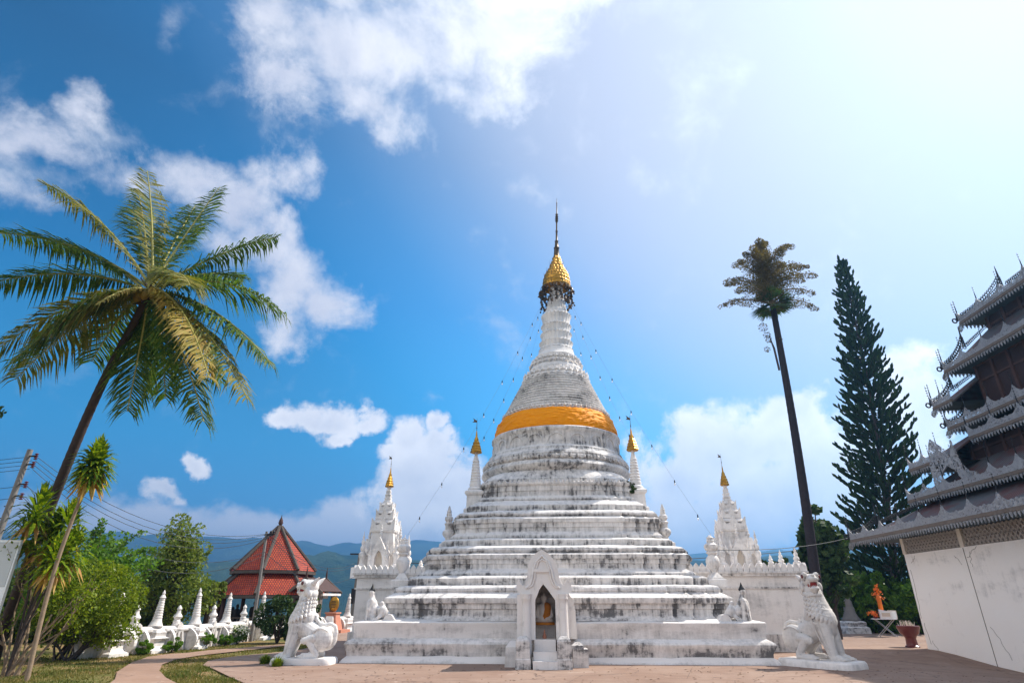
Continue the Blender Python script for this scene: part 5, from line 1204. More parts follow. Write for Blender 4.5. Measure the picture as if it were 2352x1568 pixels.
t = thing('framed_board', 'pinkish framed board leaning at the right end of the folding table', 'board', on_table(.42, .05), RAD(-20)); MB().box((0, 0, .17), (.34, .03, .34)).build('panel', M_SIGNW, t); MB().tube([(-.18, -.02, 0), (-.18, -.02, .36), (.18, -.02, .36), (.18, -.02, 0)], .018, 6).build('frame', M_CREAM, t)
up_ = gnd(2106, 1486); ur = thing('planter_urn', 'dark maroon footed planter urn at the near corner of the white hall', 'planter', (up_.x - .15, up_.y, 0))
s_ = (atY(2106, 1432, up_.y).z) / .98
MB().lathe([(.30 * s_, 0), (.31 * s_, .05 * s_), (.24 * s_, .10 * s_), (.22 * s_, .38 * s_), (.26 * s_, .46 * s_), (.40 * s_, .60 * s_), (.44 * s_, .74 * s_), (.47 * s_, .78 * s_), (.48 * s_, .90 * s_), (.42 * s_, .92 * s_), (.40 * s_, .8 * s_)], 24).build('bowl', M_MAROON, ur, smooth=40)
mb = MB()
for j in range(40): a = random.uniform(0, 6.28); r = random.uniform(0, .36) * s_; c = Vector((r * math.cos(a), r * math.sin(a), .85 * s_)); mb.tube([c, c + Vector((random.uniform(-.05, .05), random.uniform(-.05, .05), random.uniform(.08, .24)))], [.012, .006], 4)
mb.build('incense_sticks', M_CREAM, ur)
bw = thing('brick_wall', 'low dark brick wall with thin iron railing beyond the folding table', 'wall', (0, 0, 0))
a = gnd(1945, 1452); b = Vector((36, a.y + 1.0, 0)); a = Vector((a.x - .6, a.y + 1.5, 0)); c = (a + b) / 2; d = b - a
MB().box((c.x, c.y, .25), (d.length, .3, .7), math.atan2(d.y, d.x)).build('base', plain('old_brick', (0.16, 0.075, 0.06), .9, 0, .4, 7), bw); mb = MB()
n_ = int(d.length / .16)
for i in range(n_ + 1): p = a + d * (i / n_); mb.tube([p + Vector((0, 0, .55)), p + Vector((0, 0, 1.15))], .014, 4)
mb.tube([a + Vector((0, 0, 1.1)), b + Vector((0, 0, 1.1))], .02, 5); mb.build('railing', M_IRON, bw)
cp = gnd(1962, 1454); sc_ = atY(1962, 1390, cp.y).z
cs = thing('small_stupa', 'small grey spired stupa on a dark base behind the right lion', 'stupa', (cp.x, cp.y, 0))
MB().sq([(.62, 0), (.60, .3), (.50, .36), (.52, .55), (.42, .62)]).build('base', M_POST, cs); MB().lathe([(.46, .6), (.48, .7), (.36, .85), (.34, .95), (.30, 1.0), (.26, 1.3), (.22, 1.34), (.20, 1.6), (.15, 1.66), (.13, 1.9), (.17, 1.94), (.08, sc_ - .2), (.01, sc_)], 16).build('spire', M_CONC, cs, smooth=40)
# ------------------------------------------------------------------ poles, cables, sign
def pole(label, p0, p1, r0, r1, fittings):
    t = thing('utility_pole', label, 'utility pole', p0); d = Vector(p1) - Vector(p0)
    MB().tube([(0, 0, 0), d], [r0, r1], 8).build('post', M_CONC, t, smooth=60); fittings(t, d); return t
def fit_left(t, d):
    u = d.normalized()
    for q_ in (.0, .045, .085, .13): pass
    for i, dz in enumerate((.25, .55, 1.25, 1.65)):
        b = d - u * dz; MB().tube([b, b + Vector((.38, -.1, 0))], .03, 6).build('bracket', M_IRON, t); ins = MB()
        for q_ in range(4): ins.lathe([(.03, 0), (.075, .02), (.03, .05)], 10, tuple(b + Vector((.38, -.1, -.14 + .06 * q_))))
        ins.build('insulator', M_MAROON, t)
    for dz in (2.0, 2.4, 2.8): b = d - u * dz; MB().tube([b - Vector((.18, 0, 0)), b + Vector((.18, 0, 0))], .018, 5).build('step_iron', M_IRON, t)
PA = atY(70, 1032, 21.0); PA0 = atY(-75, 1420, 21.0); PA0 = PA + (PA0 - PA) * ((PA.z) / (PA.z - PA0.z))
pole('leaning concrete utility pole with stacked insulators left of the coconut palm', PA0, PA, .125, .09, fit_left)
PB0 = gnd(576, 1472); PB = atY(613, 1220, PB0.y)
def fit_b(t, d):
    b = d - Vector((0, 0, .15)); MB().box(tuple(b + Vector((.12, 0, 0))), (.4, .08, .08)).build('bracket', M_IRON, t)
    for x in (.2, .34): MB().lathe([(.03, -.05), (.07, 0), (.03, .04), (.07, .09), (.02, .16)], 8, tuple(b + Vector((x, 0, .04)))).build('insulator', M_IRON, t)
pole('slender tilted utility pole in front of the red pavilion roof', PB0, PB, .085, .06, fit_b)
PC = atY(828, 1270, 46); PC0 = Vector((PC.x - .3, 46, -4))
def fit_c(t, d):
    MB().box(tuple(d - Vector((0, 0, .05))), (1.5, .1, .1)).build('crossarm', M_IRON, t)
    for x in (.2, .5, .8): MB().lathe([(.05, -.3), (.10, -.2), (.05, -.12), (.10, -.05), (.04, 0)], 8, tuple(d + Vector((x, 0, -.3)))).build('insulator', M_IRON, t)
    MB().box(tuple(d + Vector((-.1, -.25, -1.35))), (.85, .05, .75)).build('sign_panel', M_SIGNW, t); MB().box(tuple(d + Vector((.1, .15, -2.9))), (.9, .6, 1.0)).build('transformer', M_BLACK, t)
pole('distant utility pole with crossarm and white panel beside the left shrine terrace', PC0, PC, .18, .14, fit_c)
def cable(a, b, sag, r, label='thin dark power cable strung between the roadside poles', group='power cables between the poles', n_=14, mat=M_CABLE):
    a, b = Vector(a), Vector(b); pts = [a.lerp(b, i / n_) - Vector((0, 0, sag * 4 * (i / n_) * (1 - i / n_))) for i in range(n_ + 1)]
    o = MB().tube([p - a for p in pts], r, 5).build('power_cable', mat, None); o.location = a; tag(o, label, 'cable', group); return o
for i, (z1, z2, sg_) in enumerate(((-.25, -.1, 1.0), (-.40, -.12, 1.15), (-.55, -.22, 1.2), (-.7, -.3, 1.35), (-1.3, -.9, 1.3), (-1.7, -1.05, 1.5))):
    cable(PA + Vector((.3, 0, z1)), PB + Vector((.1, 0, z2)), sg_, .0105)
    cable(PA + Vector((.2, 0, z1)), PA + Vector((-14, -1, z1 + 1.5)), .9, .010)
for z1 in (-.1, -.25, -.95): cable(PB + Vector((.1, 0, z1)), PC + Vector((.4, 0, z1 * 1.0 - .2)), 1.1, .012)
c_ = cable(V2.location + Vector((.1, 0, 1.1)), (atY(1990, 1222, 30)), .25, .012, 'thin bluish cable running from the blackened vase toward the hall eave', 'cables on the right'); 
c_ = cable(atY(1990, 1222, 30), HC + Vector((-.9, -1.0, 4.1)), .1, .012, 'short end of bluish cable reaching the lace eave of the hall', 'cables on the right')
c_ = cable(PC + Vector((.5, 0, -.6)), (40, 60, 7.5), 1.0, .03, 'long far cable crossing the sky behind the stupa and right terrace', 'cables on the right')
# bell strings from the umbrella
for (tx, ty, tz, lab) in ((-2.98, -2.35, 4.52 + 2.55, 'string of little bulbs from the gilt umbrella to the left corner pinnacle'), (2.98, -2.35, 4.52 + 2.55, 'string of little bulbs from the gilt umbrella to the right corner pinnacle'), (-5.0, -4.15, 3.6, 'long string of bulbs from the gilt umbrella down to the left lotus vase'), (5.05, -4.15, 3.6, 'long string of bulbs from the gilt umbrella down to the right lotus vase'),
                          (-2.98, 2.35, 7.0, 'string of little bulbs from the gilt umbrella to the rear left pinnacle'), (2.98, 2.35, 7.0, 'string of little bulbs from the gilt umbrella to the rear right pinnacle')):
    s_ = 1 if tx > 0 else -1; a = S2W(s_ * .55, -.45 if ty < 0 else .45, 14.45); b = S2W(tx, ty, tz); sag = .45
    def pt_(u): return a.lerp(b, u) - Vector((0, 0, sag * 4 * u * (1 - u)))
    t = thing('bulb_string', lab, 'light string', a, 0, 'bulb strings from the stupa umbrella')
    MB().tube([pt_(i / 24) - a for i in range(25)], .0034, 4).build('wire', M_STRING, t)
    for u in (.12, .25, .38, .52, .66, .80, .93):
        p = pt_(u) - a; MB().lathe([(.012, .02), (.02, -.02), (.022, -.08)], 6, tuple(p)).build('socket', M_IRON, t); MB().ball(tuple(p - Vector((0, 0, .13))), (.026, .026, .04), 8, 6).build('bulb', M_GLASSB, t, smooth=80)
# white sign at the left edge
a, b = atY(52, 1240, 15.2), atY(0, 1400, 15.2)
sgn = thing('notice_board', 'large white notice board with grey upper panel at the left edge behind shrub twigs', 'sign', (a.x, 15.2, 0), 0)
dx = (b.x - a.x) / (b.z - a.z)
MB().prism([(0, a.z), (dx * (b.z - 1.0 - a.z + .6), b.z - .4), (-2.2 + dx * (b.z - .4 - a.z), b.z - .4), (-2.2, a.z + .02)], -.04, .04).build('panel', M_SIGNW, sgn, fixn=True)
zz = atY(30, 1347, 15.2).z
MB().prism([(-.04, a.z - .05), (dx * (zz - a.z) - .04, zz), (-2.1, zz), (-2.1, a.z - .05)], -.05, -.041).build('upper_panel', plain('grey_print', (0.55, 0.57, 0.57), .4, 0, .12, 3), sgn, fixn=True)
for x in (-.5, -1.8): MB().tube([(x - .45, .08, 0), (x, .08, a.z - .1)], .05, 8).build('post', M_WOODG, sgn)
# ------------------------------------------------------------------ vegetation
def leaf(mb, c, s, el=1.6, up=.4, d=None):
    d = (Vector(d) if d is not None else rv()); d.z -= .15
    if d.length < .01: d = Vector((1, 0, 0))
    d.normalize(); n_ = rv() + Vector((0, 0, up)); w = d.cross(n_)
    if w.length < .01: w = Vector((1, 0, 0))
    w.normalize(); n_ = w.cross(d); a = c - d * s * el * .5; b = c + d * s * el * .5; m_ = c - n_ * s * .10
    mb.add([a, m_ + w * s * .5 + n_ * s * .12, b, m_ - w * s * .5 + n_ * s * .12], [(0, 1, 2), (0, 2, 3)])
def clump(mb, c, r, n_, s, el=1.6, flat=.8, shell=.35):
    for _ in range(n_):
        d = rv(); 
        while d.length > 1 or d.length < .05: d = rv()
        L = d.length; d = d / L * (shell + (1 - shell) * L ** .5) if random.random() < .75 else d
        leaf(mb, Vector(c) + Vector((d.x * r, d.y * r, d.z * r * flat)), s * random.uniform(.6, 1.3), el)
def limb(mb, p, d, L, r, depth, tips, spread=.7, upb=.25, kids=3, shrink=.68):
    n_ = 4; pts = [Vector(p)]; d = Vector(d).normalized()
    for i in range(n_): d = (d + rv(.16) + Vector((0, 0, upb * .15))).normalized(); pts.append(pts[-1] + d * L / n_)
    mb.tube(pts, [r * (1 - .5 * i / n_) for i in range(n_ + 1)], 6 if r > .03 else 4)
    if depth == 0: tips.append((pts[-1], d)); return
    if depth < 2: tips.append((pts[-2], d))
    for _ in range(kids):
        q_ = pts[random.choice((2, 3, 4))]; nd = (d + rv(spread) + Vector((0, 0, upb))).normalized(); limb(mb, q_, nd, L * shrink * random.uniform(.8, 1.15), r * .52, depth - 1, tips, spread, upb, kids, shrink)
def tree(name, label, loc, H, R, th, leafm, barkm, nleaf, ls, el=1.6, group=None, lean_=(0, 0), cr=.55, crz=.8, depth=2, kids=3, trunks=1, cat='tree', r0=None, flat=.8, upb=.25, spread=.7):
    t = thing(name, label, cat, loc, 0, group); mb = MB(); tips = []
    for q_ in range(trunks):
        o = rv(.12 * (trunks > 1)) * 3; o.z = 0; ln = Vector((lean_[0] + (o.x * .5), lean_[1] + o.y * .5, 0)); top = Vector((0, 0, th)) + ln + o; r = r0 or H * .022
        pts = [o * .5 + Vector((0, 0, -.2)), o * .6 + (top - o) * .35 + rv(.06), o * .8 + (top - o) * .7 + rv(.06), top]; mb.tube(pts, [r * 1.25, r, r * .85, r * .7], 8)
        for _ in range(kids + 1):
            a = random.uniform(0, 6.28); limb(mb, pts[random.choice((2, 3, 3))], Vector((math.cos(a) * .8, math.sin(a) * .8, .75)), (H - th) * .45, r * .55, depth - 1, tips, spread, upb, kids)
        limb(mb, top, (0, 0, 1), (H - th) * .5, r * .6, depth - 1, tips, spread, upb, kids)
    mb.build('trunk', barkm, t, smooth=60); mb = MB(); per = max(4, nleaf // max(1, len(tips)))
    c0 = Vector((lean_[0], lean_[1], th + (H - th) * .5))
    for p, d in tips:
        q_ = p - c0; s_ = max(abs(q_.x) / R, abs(q_.y) / R, abs(q_.z) / ((H - th) * .55))
        if s_ > 1: p = c0 + q_ / s_
        clump(mb, p, cr * random.uniform(.6, 1.3), per, ls, el, flat)
    mb.build('crown', leafm, t); return t
# coconut palm -------------------------------------------------------
base = gnd(-20, 1512); CY = 15.2
crown = atY(345, 668, CY)
palm = thing('coconut_palm', 'tall leaning coconut palm with drooping green and golden fronds at the left', 'palm tree', base)
p1 = atY(112, 1172, 17.4) - base; p2 = atY(226, 900, 16.2) - base; C0 = crown - base
tp = []
ctl = [Vector((0, 0, -.2)), p1, p2, C0 - Vector((0, 0, .15))]
def cr4(P, u):
    n_ = len(P) - 1; x = u * n_; i = min(int(x), n_ - 1); f_ = x - i; p0 = P[max(i - 1, 0)]; p1 = P[i]; p2 = P[i + 1]; p3 = P[min(i + 2, n_)]
    return .5 * ((2 * p1) + (p2 - p0) * f_ + (2 * p0 - 5 * p1 + 4 * p2 - p3) * f_ * f_ + (-p0 + 3 * p1 - 3 * p2 + p3) * f_ ** 3)
N_ = 90; pts = [cr4(ctl, i / N_) for i in range(N_ + 1)]
MB().tube(pts, [(.15 - .052 * i / N_) * (1 + (.05 if i % 2 else 0)) + (.10 * max(0, 1 - i / 8)) for i in range(N_ + 1)], 14).build('trunk', M_BARKP, palm, smooth=80)
def frond(par, start, tip, arch, mat, ll=.95, side=None, droop=.8, n_=100, rm=None):
    start, tip = Vector(start), Vector(tip); d = tip - start; L = d.length
    mid = start + d * .5 + Vector((0, 0, arch)); pts = bez(start, mid, tip, 24)
    mb = MB(); rib = MB().tube(pts, [.040 * (1 - .85 * i / 24) + .006 for i in range(25)], 5)
    for i in range(n_):
        u = .10 + .90 * (i + random.uniform(-.3, .3)) / n_; x = min(u, .999) * 24; k = int(x); p = pts[k].lerp(pts[k + 1], x - k); tg = (pts[k + 1] - pts[k]).normalized()
        sd = tg.cross(Vector((0, 0, 1)))
        if sd.length < .1: sd = Vector((1, 0, 0))
        sd.normalize(); upv = sd.cross(tg)
        env = (math.sin(min(1, u * 1.25 + .12) * math.pi * .5)) * (1 - .62 * max(0, (u - .45) / .55) ** 1.6)
        for s_ in (-1, 1):
            l_ = ll * env * random.uniform(.82, 1.1); dr = (tg * random.uniform(.45, .65) + sd * s_ * .9 + upv * random.uniform(-.15, .25) + rv(.12)).normalized()
            w_ = .031 * (.6 + .4 * env); wn = dr.cross(upv + rv(.5))
            if wn.length < .05: wn = tg
            wn.normalize(); q0 = p; q1 = p + dr * l_ * .52 - Vector((0, 0, droop * .14 * l_)); q2 = p + dr * l_ * .86 - Vector((0, 0, droop * .62 * l_ * random.uniform(.4, 1.5)))
            mb.add([q0 - wn * w_ * .5, q0 + wn * w_ * .5, q1 + wn * w_, q1 - wn * w_, q2], [(0, 1, 2, 3), (3, 2, 4)])
    o = mb.build('frond', mat, par); rib.build('midrib', M_MIDRIB, o, smooth=80); return o
FR = [((105, 424), -.2, .9, L_COCOM), ((0, 536), .3, .95, L_COCO), ((0, 645), -.3, .8, L_COCO), ((-5, 800), -1.2, 1.1, L_COCOM), ((18, 838), -1.6, 1.2, L_COCO), ((35, 872), .8, 1.3, L_COCOM),
      ((338, 392), 1.4, .5, L_COCOM), ((318, 440), 2.6, .3, L_COCO), ((505, 430), 1.6, .25, L_COCO), ((636, 545), 1.6, .55, L_COCO), ((655, 722), .3, 1.25, L_COCO), ((622, 835), -.6, 1.0, L_COCO),
      ((568, 915), -1.2, 1.0, L_COCOM), ((468, 968), -1.0, .8, L_COCO), ((292, 945), .4, .7, L_COCO), ((380, 915), 1.8, .8, L_COCO), ((480, 868), -1.9, 1.1, L_COCOY), ((95, 770), -1.4, 1.0, L_COCOM), ((436, 655), -1.9, 1.0, L_COCOM),
      ((300, 480), 2.8, .5, L_COCO), ((450, 470), 3.0, .3, L_COCO), ((560, 640), 2.8, .8, L_COCO), ((120, 560), 2.6, .7, L_COCO), ((210, 830), 2.2, 1.0, L_COCO), ((510, 880), 2.0, 1.0, L_COCO)]
for (px, py), dy, ar, mt in FR:
    tip = atY(px, py, CY + dy) - base; frond(palm, C0 + rv(.12), tip, ar, mt, ll=1.28 if mt != L_COCOY else 1.0)
mb = MB(); frond(palm, C0, atY(222, 700, CY - 1.6) - base, .5, L_COCOY, .28, n_=24)
for j in range(9): a = 2 * math.pi * j / 9; mb.ball(C0 + Vector((.26 * math.cos(a), .26 * math.sin(a), -.18 - .10 * (j % 2))), (.12, .12, .15), 10, 8)
mb.build('coconuts', L_COCOY, palm, smooth=80)
mb = MB()
for j in range(30): a = random.uniform(0, 6.28); c = C0 + Vector((.12 * math.cos(a), .12 * math.sin(a), random.uniform(-.45, .15))); mb.tube([c, c + Vector((.22 * math.cos(a), .22 * math.sin(a), random.uniform(-.1, .25)))], [.045, .015], 5)
mb.build('leaf_sheaths', M_BARKD, palm)
# dragon plants ------------------------------------------------------
def drac_head(mb, mby, c, r, n_, ls):
    for j in range(n_):
        u = j / n_; th = u * 2.5; a = j * 2.4; d = Vector((math.cos(a) * math.sin(th), math.sin(a) * math.sin(th), math.cos(th))); L = r * random.uniform(.8, 1.15); w = ls * random.uniform(.8, 1.2)
        sd = d.cross(Vector((0, 0, 1))); sd = sd.normalized() if sd.length > .05 else Vector((1, 0, 0)); p0 = c + d * .06 - Vector((0, 0, u * r * .55)); p1 = p0 + d * L * .55 + Vector((0, 0, .05 * L)); p2 = p0 + d * L - Vector((0, 0, .28 * L * math.sin(th)))
        (mby if u > .86 else mb).add([p0 - sd * w * .3, p0 + sd * w * .3, p1 + sd * w, p1 - sd * w, p2], [(0, 1, 2, 3), (3, 2, 4)])
dp = Vector((-10.4, 14.9, 0))
dr = thing('dragon_plant', 'dragon plant with thin cane stem and one round leaf head against the palm trunk', 'plant', dp)
h1 = atY(215, 1070, 14.9) - dp; s1 = atY(128, 1300, 14.9) - dp
MB().tube([cr4([Vector((-.35, 0, -.1)), s1, h1], i / 16) for i in range(17)], [.055 - .02 * i / 16 for i in range(17)], 8).build('stem', M_BARK, dr, smooth=80)
mb, my = MB(), MB()
for k_ in range(3): drac_head(mb, my, h1 + Vector((.02, 0, .25 - .16 * k_)), .54, 100, .055)
mb.build('leaf_head', L_DRAC, dr); my.build('dry_leaves', L_DRACY, dr)
dp2 = Vector((-11.75, 15.6, 0)); dr2 = thing('dragon_plant', 'shaded dragon plant with several dark leaf heads along the palm trunk', 'plant', dp2); mb, my = MB(), MB(); st = MB()
for px, py, r in ((90, 1165, .62), (160, 1195, .6), (120, 1225, .62), (165, 1255, .58), (70, 1215, .6), (130, 1275, .55)):
    c = atY(px, py, 15.5 + random.uniform(-.3, .3)) - dp2; st.tube(bez((-.1, .1, 0), (c.x * .1 + .1, c.y * .3, c.z * .7), c - Vector((0, 0, .4)), 8), .024, 6); drac_head(mb, my, c, r, 100, .055)
st.build('stem', M_BARKD, dr2); mb.build('leaf_head', L_DRAC, dr2); my.build('dry_leaves', L_DRACY, dr2)
# shrubs at the left -------------------------------------------------
b0 = gnd(28, 1548); b0 = Vector((b0.x, b0.y, 0))
t = thing('bare_stemmed_shrub', 'shrub with several thin bare pale stems and sparse yellow green leaves at the left edge', 'shrub', b0); mb = MB(); tips = []
for k_ in range(8):
    a = random.uniform(0, 6.28); limb(mb, (random.uniform(-.25, .25), random.uniform(-.3, .3), -.1), (.10 + .25 * math.cos(a), .25 * math.sin(a), 1), 1.5, .038, 2, tips, .75, .3, 2, .62)
mb.build('stems', M_BARK, t, smooth=60); mb = MB()
for p, d in tips: clump(mb, p + Vector((.15, 0, .1)), .33, 26, .05, 1.9)
mb.build('foliage', L_BUSH, t)
bb_ = gnd(165, 1512); t = thing('rounded_bush', 'dense rounded yellow green bush with tangled dark stems covering the start of the balustrade', 'bush', (bb_.x, bb_.y - .3, 0)); mb = MB(); tips = []
for k_ in range(14):
    a = random.uniform(0, 6.28); limb(mb, (random.uniform(-.5, .3), random.uniform(-.3, .3), -.1), (.15 + .75 * math.cos(a), .6 * math.sin(a), .9), .95, .04, 2, tips, .7, .12, 3, .72)
mb.build('stems', M_BARKD, t, smooth=60); mb = MB()
for p, d in tips:
    if p.z > .45: clump(mb, p, .30, 60, .062, 1.5)
for _ in range(150):
    a = random.uniform(0, 6.28); z = random.uniform(-.55, 1); q_ = math.sqrt(max(0, 1 - z * z)); f_ = random.uniform(.72, 1.02); c = Vector((.2 + 1.55 * f_ * q_ * math.cos(a), 1.2 * f_ * q_ * math.sin(a), 1.62 + 1.12 * f_ * z)); clump(mb, c, .27, 64, .062, 1.5)
mb.build('foliage', L_BUSH, t)
t = tree('climbing_shrub', 'bright green leafy shrub with a long arching shoot behind the rounded bush', (atY(265, 1400, 23).x - 1.2, 23.2, 0), 4.0, 2.2, 1.2, L_BRIGHT, M_BARK, 5200, .11, 1.4, cr=.5, depth=3, trunks=2, cat='shrub', r0=.05)
mb = MB(); st = MB()
for (a, b, c) in (((235, 1330), (255, 1250), (328, 1222)), ((215, 1300), (232, 1230), (236, 1195)), ((200, 1290), (205, 1250), (222, 1215)), ((260, 1310), (300, 1260), (350, 1262))):
    P3 = [atY(q_[0], q_[1], 22.6) - t.location for q_ in (a, b, c)]; pts = bez(P3[0], P3[1], P3[2], 14); st.tube(pts, .015, 4)
    for p in pts[3:]: clump(mb, p, .13, 12, .09, 1.4)
st.build('shoot', M_BARK, t); mb.build('shoot_leaves', L_BRIGHT, t)
def lobtree(name, label, px, py0, py1, Y, R, leafm, n_, ls, el=1.5, group=None, lobes=70, cy=None, taper=.0):
    z1 = atY(px, py0, Y).z; z0 = atY(px, py1, Y).z; x = atY(px, (py0 + py1) / 2, Y).x; t = thing(name, label, 'tree', (x, Y, -1.0), 0, group); z0 += 1; z1 += 1
    mb = MB(); tips = []; mb.tube([(0, 0, 0), (.1, 0, z0 + (z1 - z0) * .4), (0, 0, z0 + (z1 - z0) * .8)], [.2, .14, .05], 8)
    cs_ = []
    for _ in range(lobes):
        a = random.uniform(0, 6.28); z = random.uniform(-1, 1); q_ = math.sqrt(max(0, 1 - z * z)) * (1 - taper * (z * .5 + .5)); f_ = random.uniform(.35, 1.12); c = Vector((R * f_ * q_ * math.cos(a), R * .8 * f_ * q_ * math.sin(a), (z0 + z1) / 2 + (z1 - z0) / 2 * f_ * z)); cs_.append(c); mb.tube([(0, 0, max(.5, c.z - R * .7)), c * .6 + Vector((0, 0, c.z * .35)), c], [.05, .03, .012], 4)
    mb.build('trunk', M_BARKD, t); mb = MB()
    for c in cs_: clump(mb, c, R * random.uniform(.16, .34), n_ // lobes, ls, el)
    mb.build('crown', leafm, t); return t
lobtree('leafy_tree', 'mid green leafy tree with pointed top behind the balustrade, left of the pavilion', 404, 1188, 1430, 29, 2.0, L_TREEL, 10500, .085, 2.1, lobes=75, taper=.62)
lobtree('leafy_tree', 'low spreading tree branch mass between the pointed leafy tree and the red pavilion roof', 484, 1318, 1400, 30.5, .8, L_TREEL, 3600, .085, 2.2, lobes=30)
for px, Y, H_, lab in ((20, 27, 4.6, 'dense green tree filling the gap behind the bare stemmed shrub'), (110, 29, 4.0, 'dense green tree behind the stems of the rounded bush'), (230, 30, 3.4, 'green tree showing blue hills above it, behind the first tall pinnacle'), (340, 33, 3.2, 'dark green tree low behind the tallest pinnacles')):
    tree('leafy_tree', lab, (atY(px, 1400, Y).x, Y, -.8), H_, 2.0, .6, L_TREE, M_BARKD, 5200, .17, 1.7, cr=.6, depth=2, kids=4, r0=.08, group='trees behind the balustrade')
def bush(name, label, loc, rx, rz_, n_, ls, mat, cat='bush', stem=M_BARKD, group=None, lobes=60):
    t = thing(name, label, cat, loc, 0, group); mb = MB()
    for k_ in range(6): a = random.uniform(0, 6.28); mb.tube([(0, 0, -.05), (rx * .3 * math.cos(a), rx * .3 * math.sin(a), rz_ * .8), (rx * .6 * math.cos(a), rx * .6 * math.sin(a), rz_ * 1.3)], [.04 * rx, .03 * rx, .01 * rx], 5)
    mb.build('stems', stem, t); mb = MB()
    for _ in range(lobes):
        a = random.uniform(0, 6.28); z = random.uniform(-.85, 1); q_ = math.sqrt(max(0, 1 - z * z)); f_ = random.uniform(.6, 1.02); clump(mb, (rx * f_ * q_ * math.cos(a), rx * f_ * q_ * math.sin(a), rz_ + rz_ * f_ * z), rx * .26, n_ // lobes, ls, 1.5)
    mb.build('foliage', mat, t); return t
rb = gnd(640, 1476); zc = atY(635, 1372, rb.y).z / 2
bush('round_bush', 'dark green clipped round bush directly behind the sunlit lion', (atY(641, 1440, rb.y).x, rb.y, 0), .92, zc, 6500, .075, L_DARK)
bush('round_bush', 'narrow dark green bush between the sunlit lion and the roofed gate', (atY(705, 1430, 31).x, 31, 0), .55, .95, 2200, .08, L_DARK)
for px, py, lab in ((608, 1524, 'small weed tuft on the plinth corner by the paws of the sunlit lion'), (636, 1530, 'mossy weed tuft at the front edge of the sunlit lion plinth'), (735, 1521, 'flat weed tuft along the plinth below the haunch of the sunlit lion')):
    p = gnd(px, py); t = thing('weed_tuft', lab, 'weed', (p.x, p.y, 0), 0, 'weeds around the sunlit lion'); mb = MB()
    for _ in range(420):
        a = random.uniform(0, 6.28); r = random.uniform(0, .13); c = Vector((r * math.cos(a), r * math.sin(a), 0)); h = random.uniform(.07, .24) * (1.15 - r * 3); b = a + random.uniform(-.6, .6); o_ = random.uniform(.02, .16); w = Vector((-math.sin(b), math.cos(b), 0)) * .008
        m_ = c + Vector((math.cos(b) * o_ * .4, math.sin(b) * o_ * .4, h * .75)); mb.add([c - w, c + w, m_ + w, m_ - w, c + Vector((math.cos(b) * o_, math.sin(b) * o_, h))], [(0, 1, 2, 3), (3, 2, 4)])
    mb.build('blades', L_BUSH, t)
for px, py, s_, lab in ((545, 1478, .42, 'white flowering low shrub at the foot of the balustrade beside the thin pole'), (470, 1488, .3, 'small green shrub under the leaf buttresses of the second tall pinnacle'), (395, 1497, .28, 'small green shrub under the leaf buttresses of the first clear tall pinnacle'), (330, 1502, .25, 'small weed clump at the edge of the rounded bush'), (515, 1482, .25, 'small weed clump between the flowering shrub and the path')):
    p = gnd(px, py); o = bush('low_shrub', lab, (p.x, p.y, 0), s_, s_ * .8, 2200, .04, L_BRIGHT, 'shrub', group='low shrubs along the balustrade', lobes=24)
    if px == 545:
        mb = MB()
        for _ in range(90): d = rv().normalized(); mb.ball((d.x * s_ * 1.05, d.y * s_ * 1.05, s_ * .8 + abs(d.z) * s_ * .85), .032, 6, 4)
        mb.build('flowers', L_FLOWER, o)
tv = bush('wall_fern', 'dark green fern clump growing from the stupa masonry beside the right corner pinnacle', S2W(2.72, -2.55, 5.05), .20, .30, 900, .06, L_DARK, 'fern', lobes=20)
# tree just outside the left edge, one branch reaching in
t = tree('leafy_tree', 'tree at the far left whose leafy twig pokes into view beside the drooping palm fronds', (-14.6, 13.8, 0), 7.0, 1.0, 4.4, L_TREE, M_BARKD, 1500, .10, 1.7, cr=.4, depth=2, r0=.09)
mb = MB(); p = atY(-4, 945, 13.4) - t.location; clump(mb, p, .16, 26, .09, 1.6); mb.tube([Vector((0, 0, 5.0)), p], [.03, .01], 5); mb.build('twig', L_TREE, t)
# tall flowering fan palm -------------------------------------------
fb = gnd(1893, 1478); fb = Vector((fb.x, fb.y, 0)); top = atY(1775, 705, fb.y) - fb
t = thing('fan_palm', 'very tall slender fan palm crowned with dry brown flower plumes rising behind the right lion', 'palm tree', fb)
pts = [Vector((0, 0, 0)).lerp(top, i / 80) + Vector((.14 * math.sin(i / 80 * 3.14), 0, 0)) for i in range(81)]
MB().tube(pts, [(.23 - .085 * i / 80) * (1 + (.03 if i % 2 else 0)) for i in range(81)], 14).build('trunk', M_BARKX, t, smooth=80)
def px3(px, py, dy): return atY(px, py, fb.y + dy) - fb
tip0 = px3(1742, 545, 0); mb = MB(); st = MB(); st.tube([top, top.lerp(tip0, .5) + Vector((-.05, 0, 0)), tip0], [.14, .10, .03], 8)
BR = [((1690, 582), .3), ((1705, 570), -.5), ((1665, 640), .6), ((1672, 632), -.6), ((1660, 690), .3), ((1820, 562), .2), ((1800, 558), -.6), ((1830, 600), .8), ((1850, 605), -.6), ((1875, 618), .4), ((1870, 660), -.3), ((1876, 690), .5), ((1690, 600), 1.0), ((1760, 545), .9), ((1730, 560), -1.0), ((1800, 590), -1.1), ((1690, 655), -1.2), ((1840, 640), 1.3)]
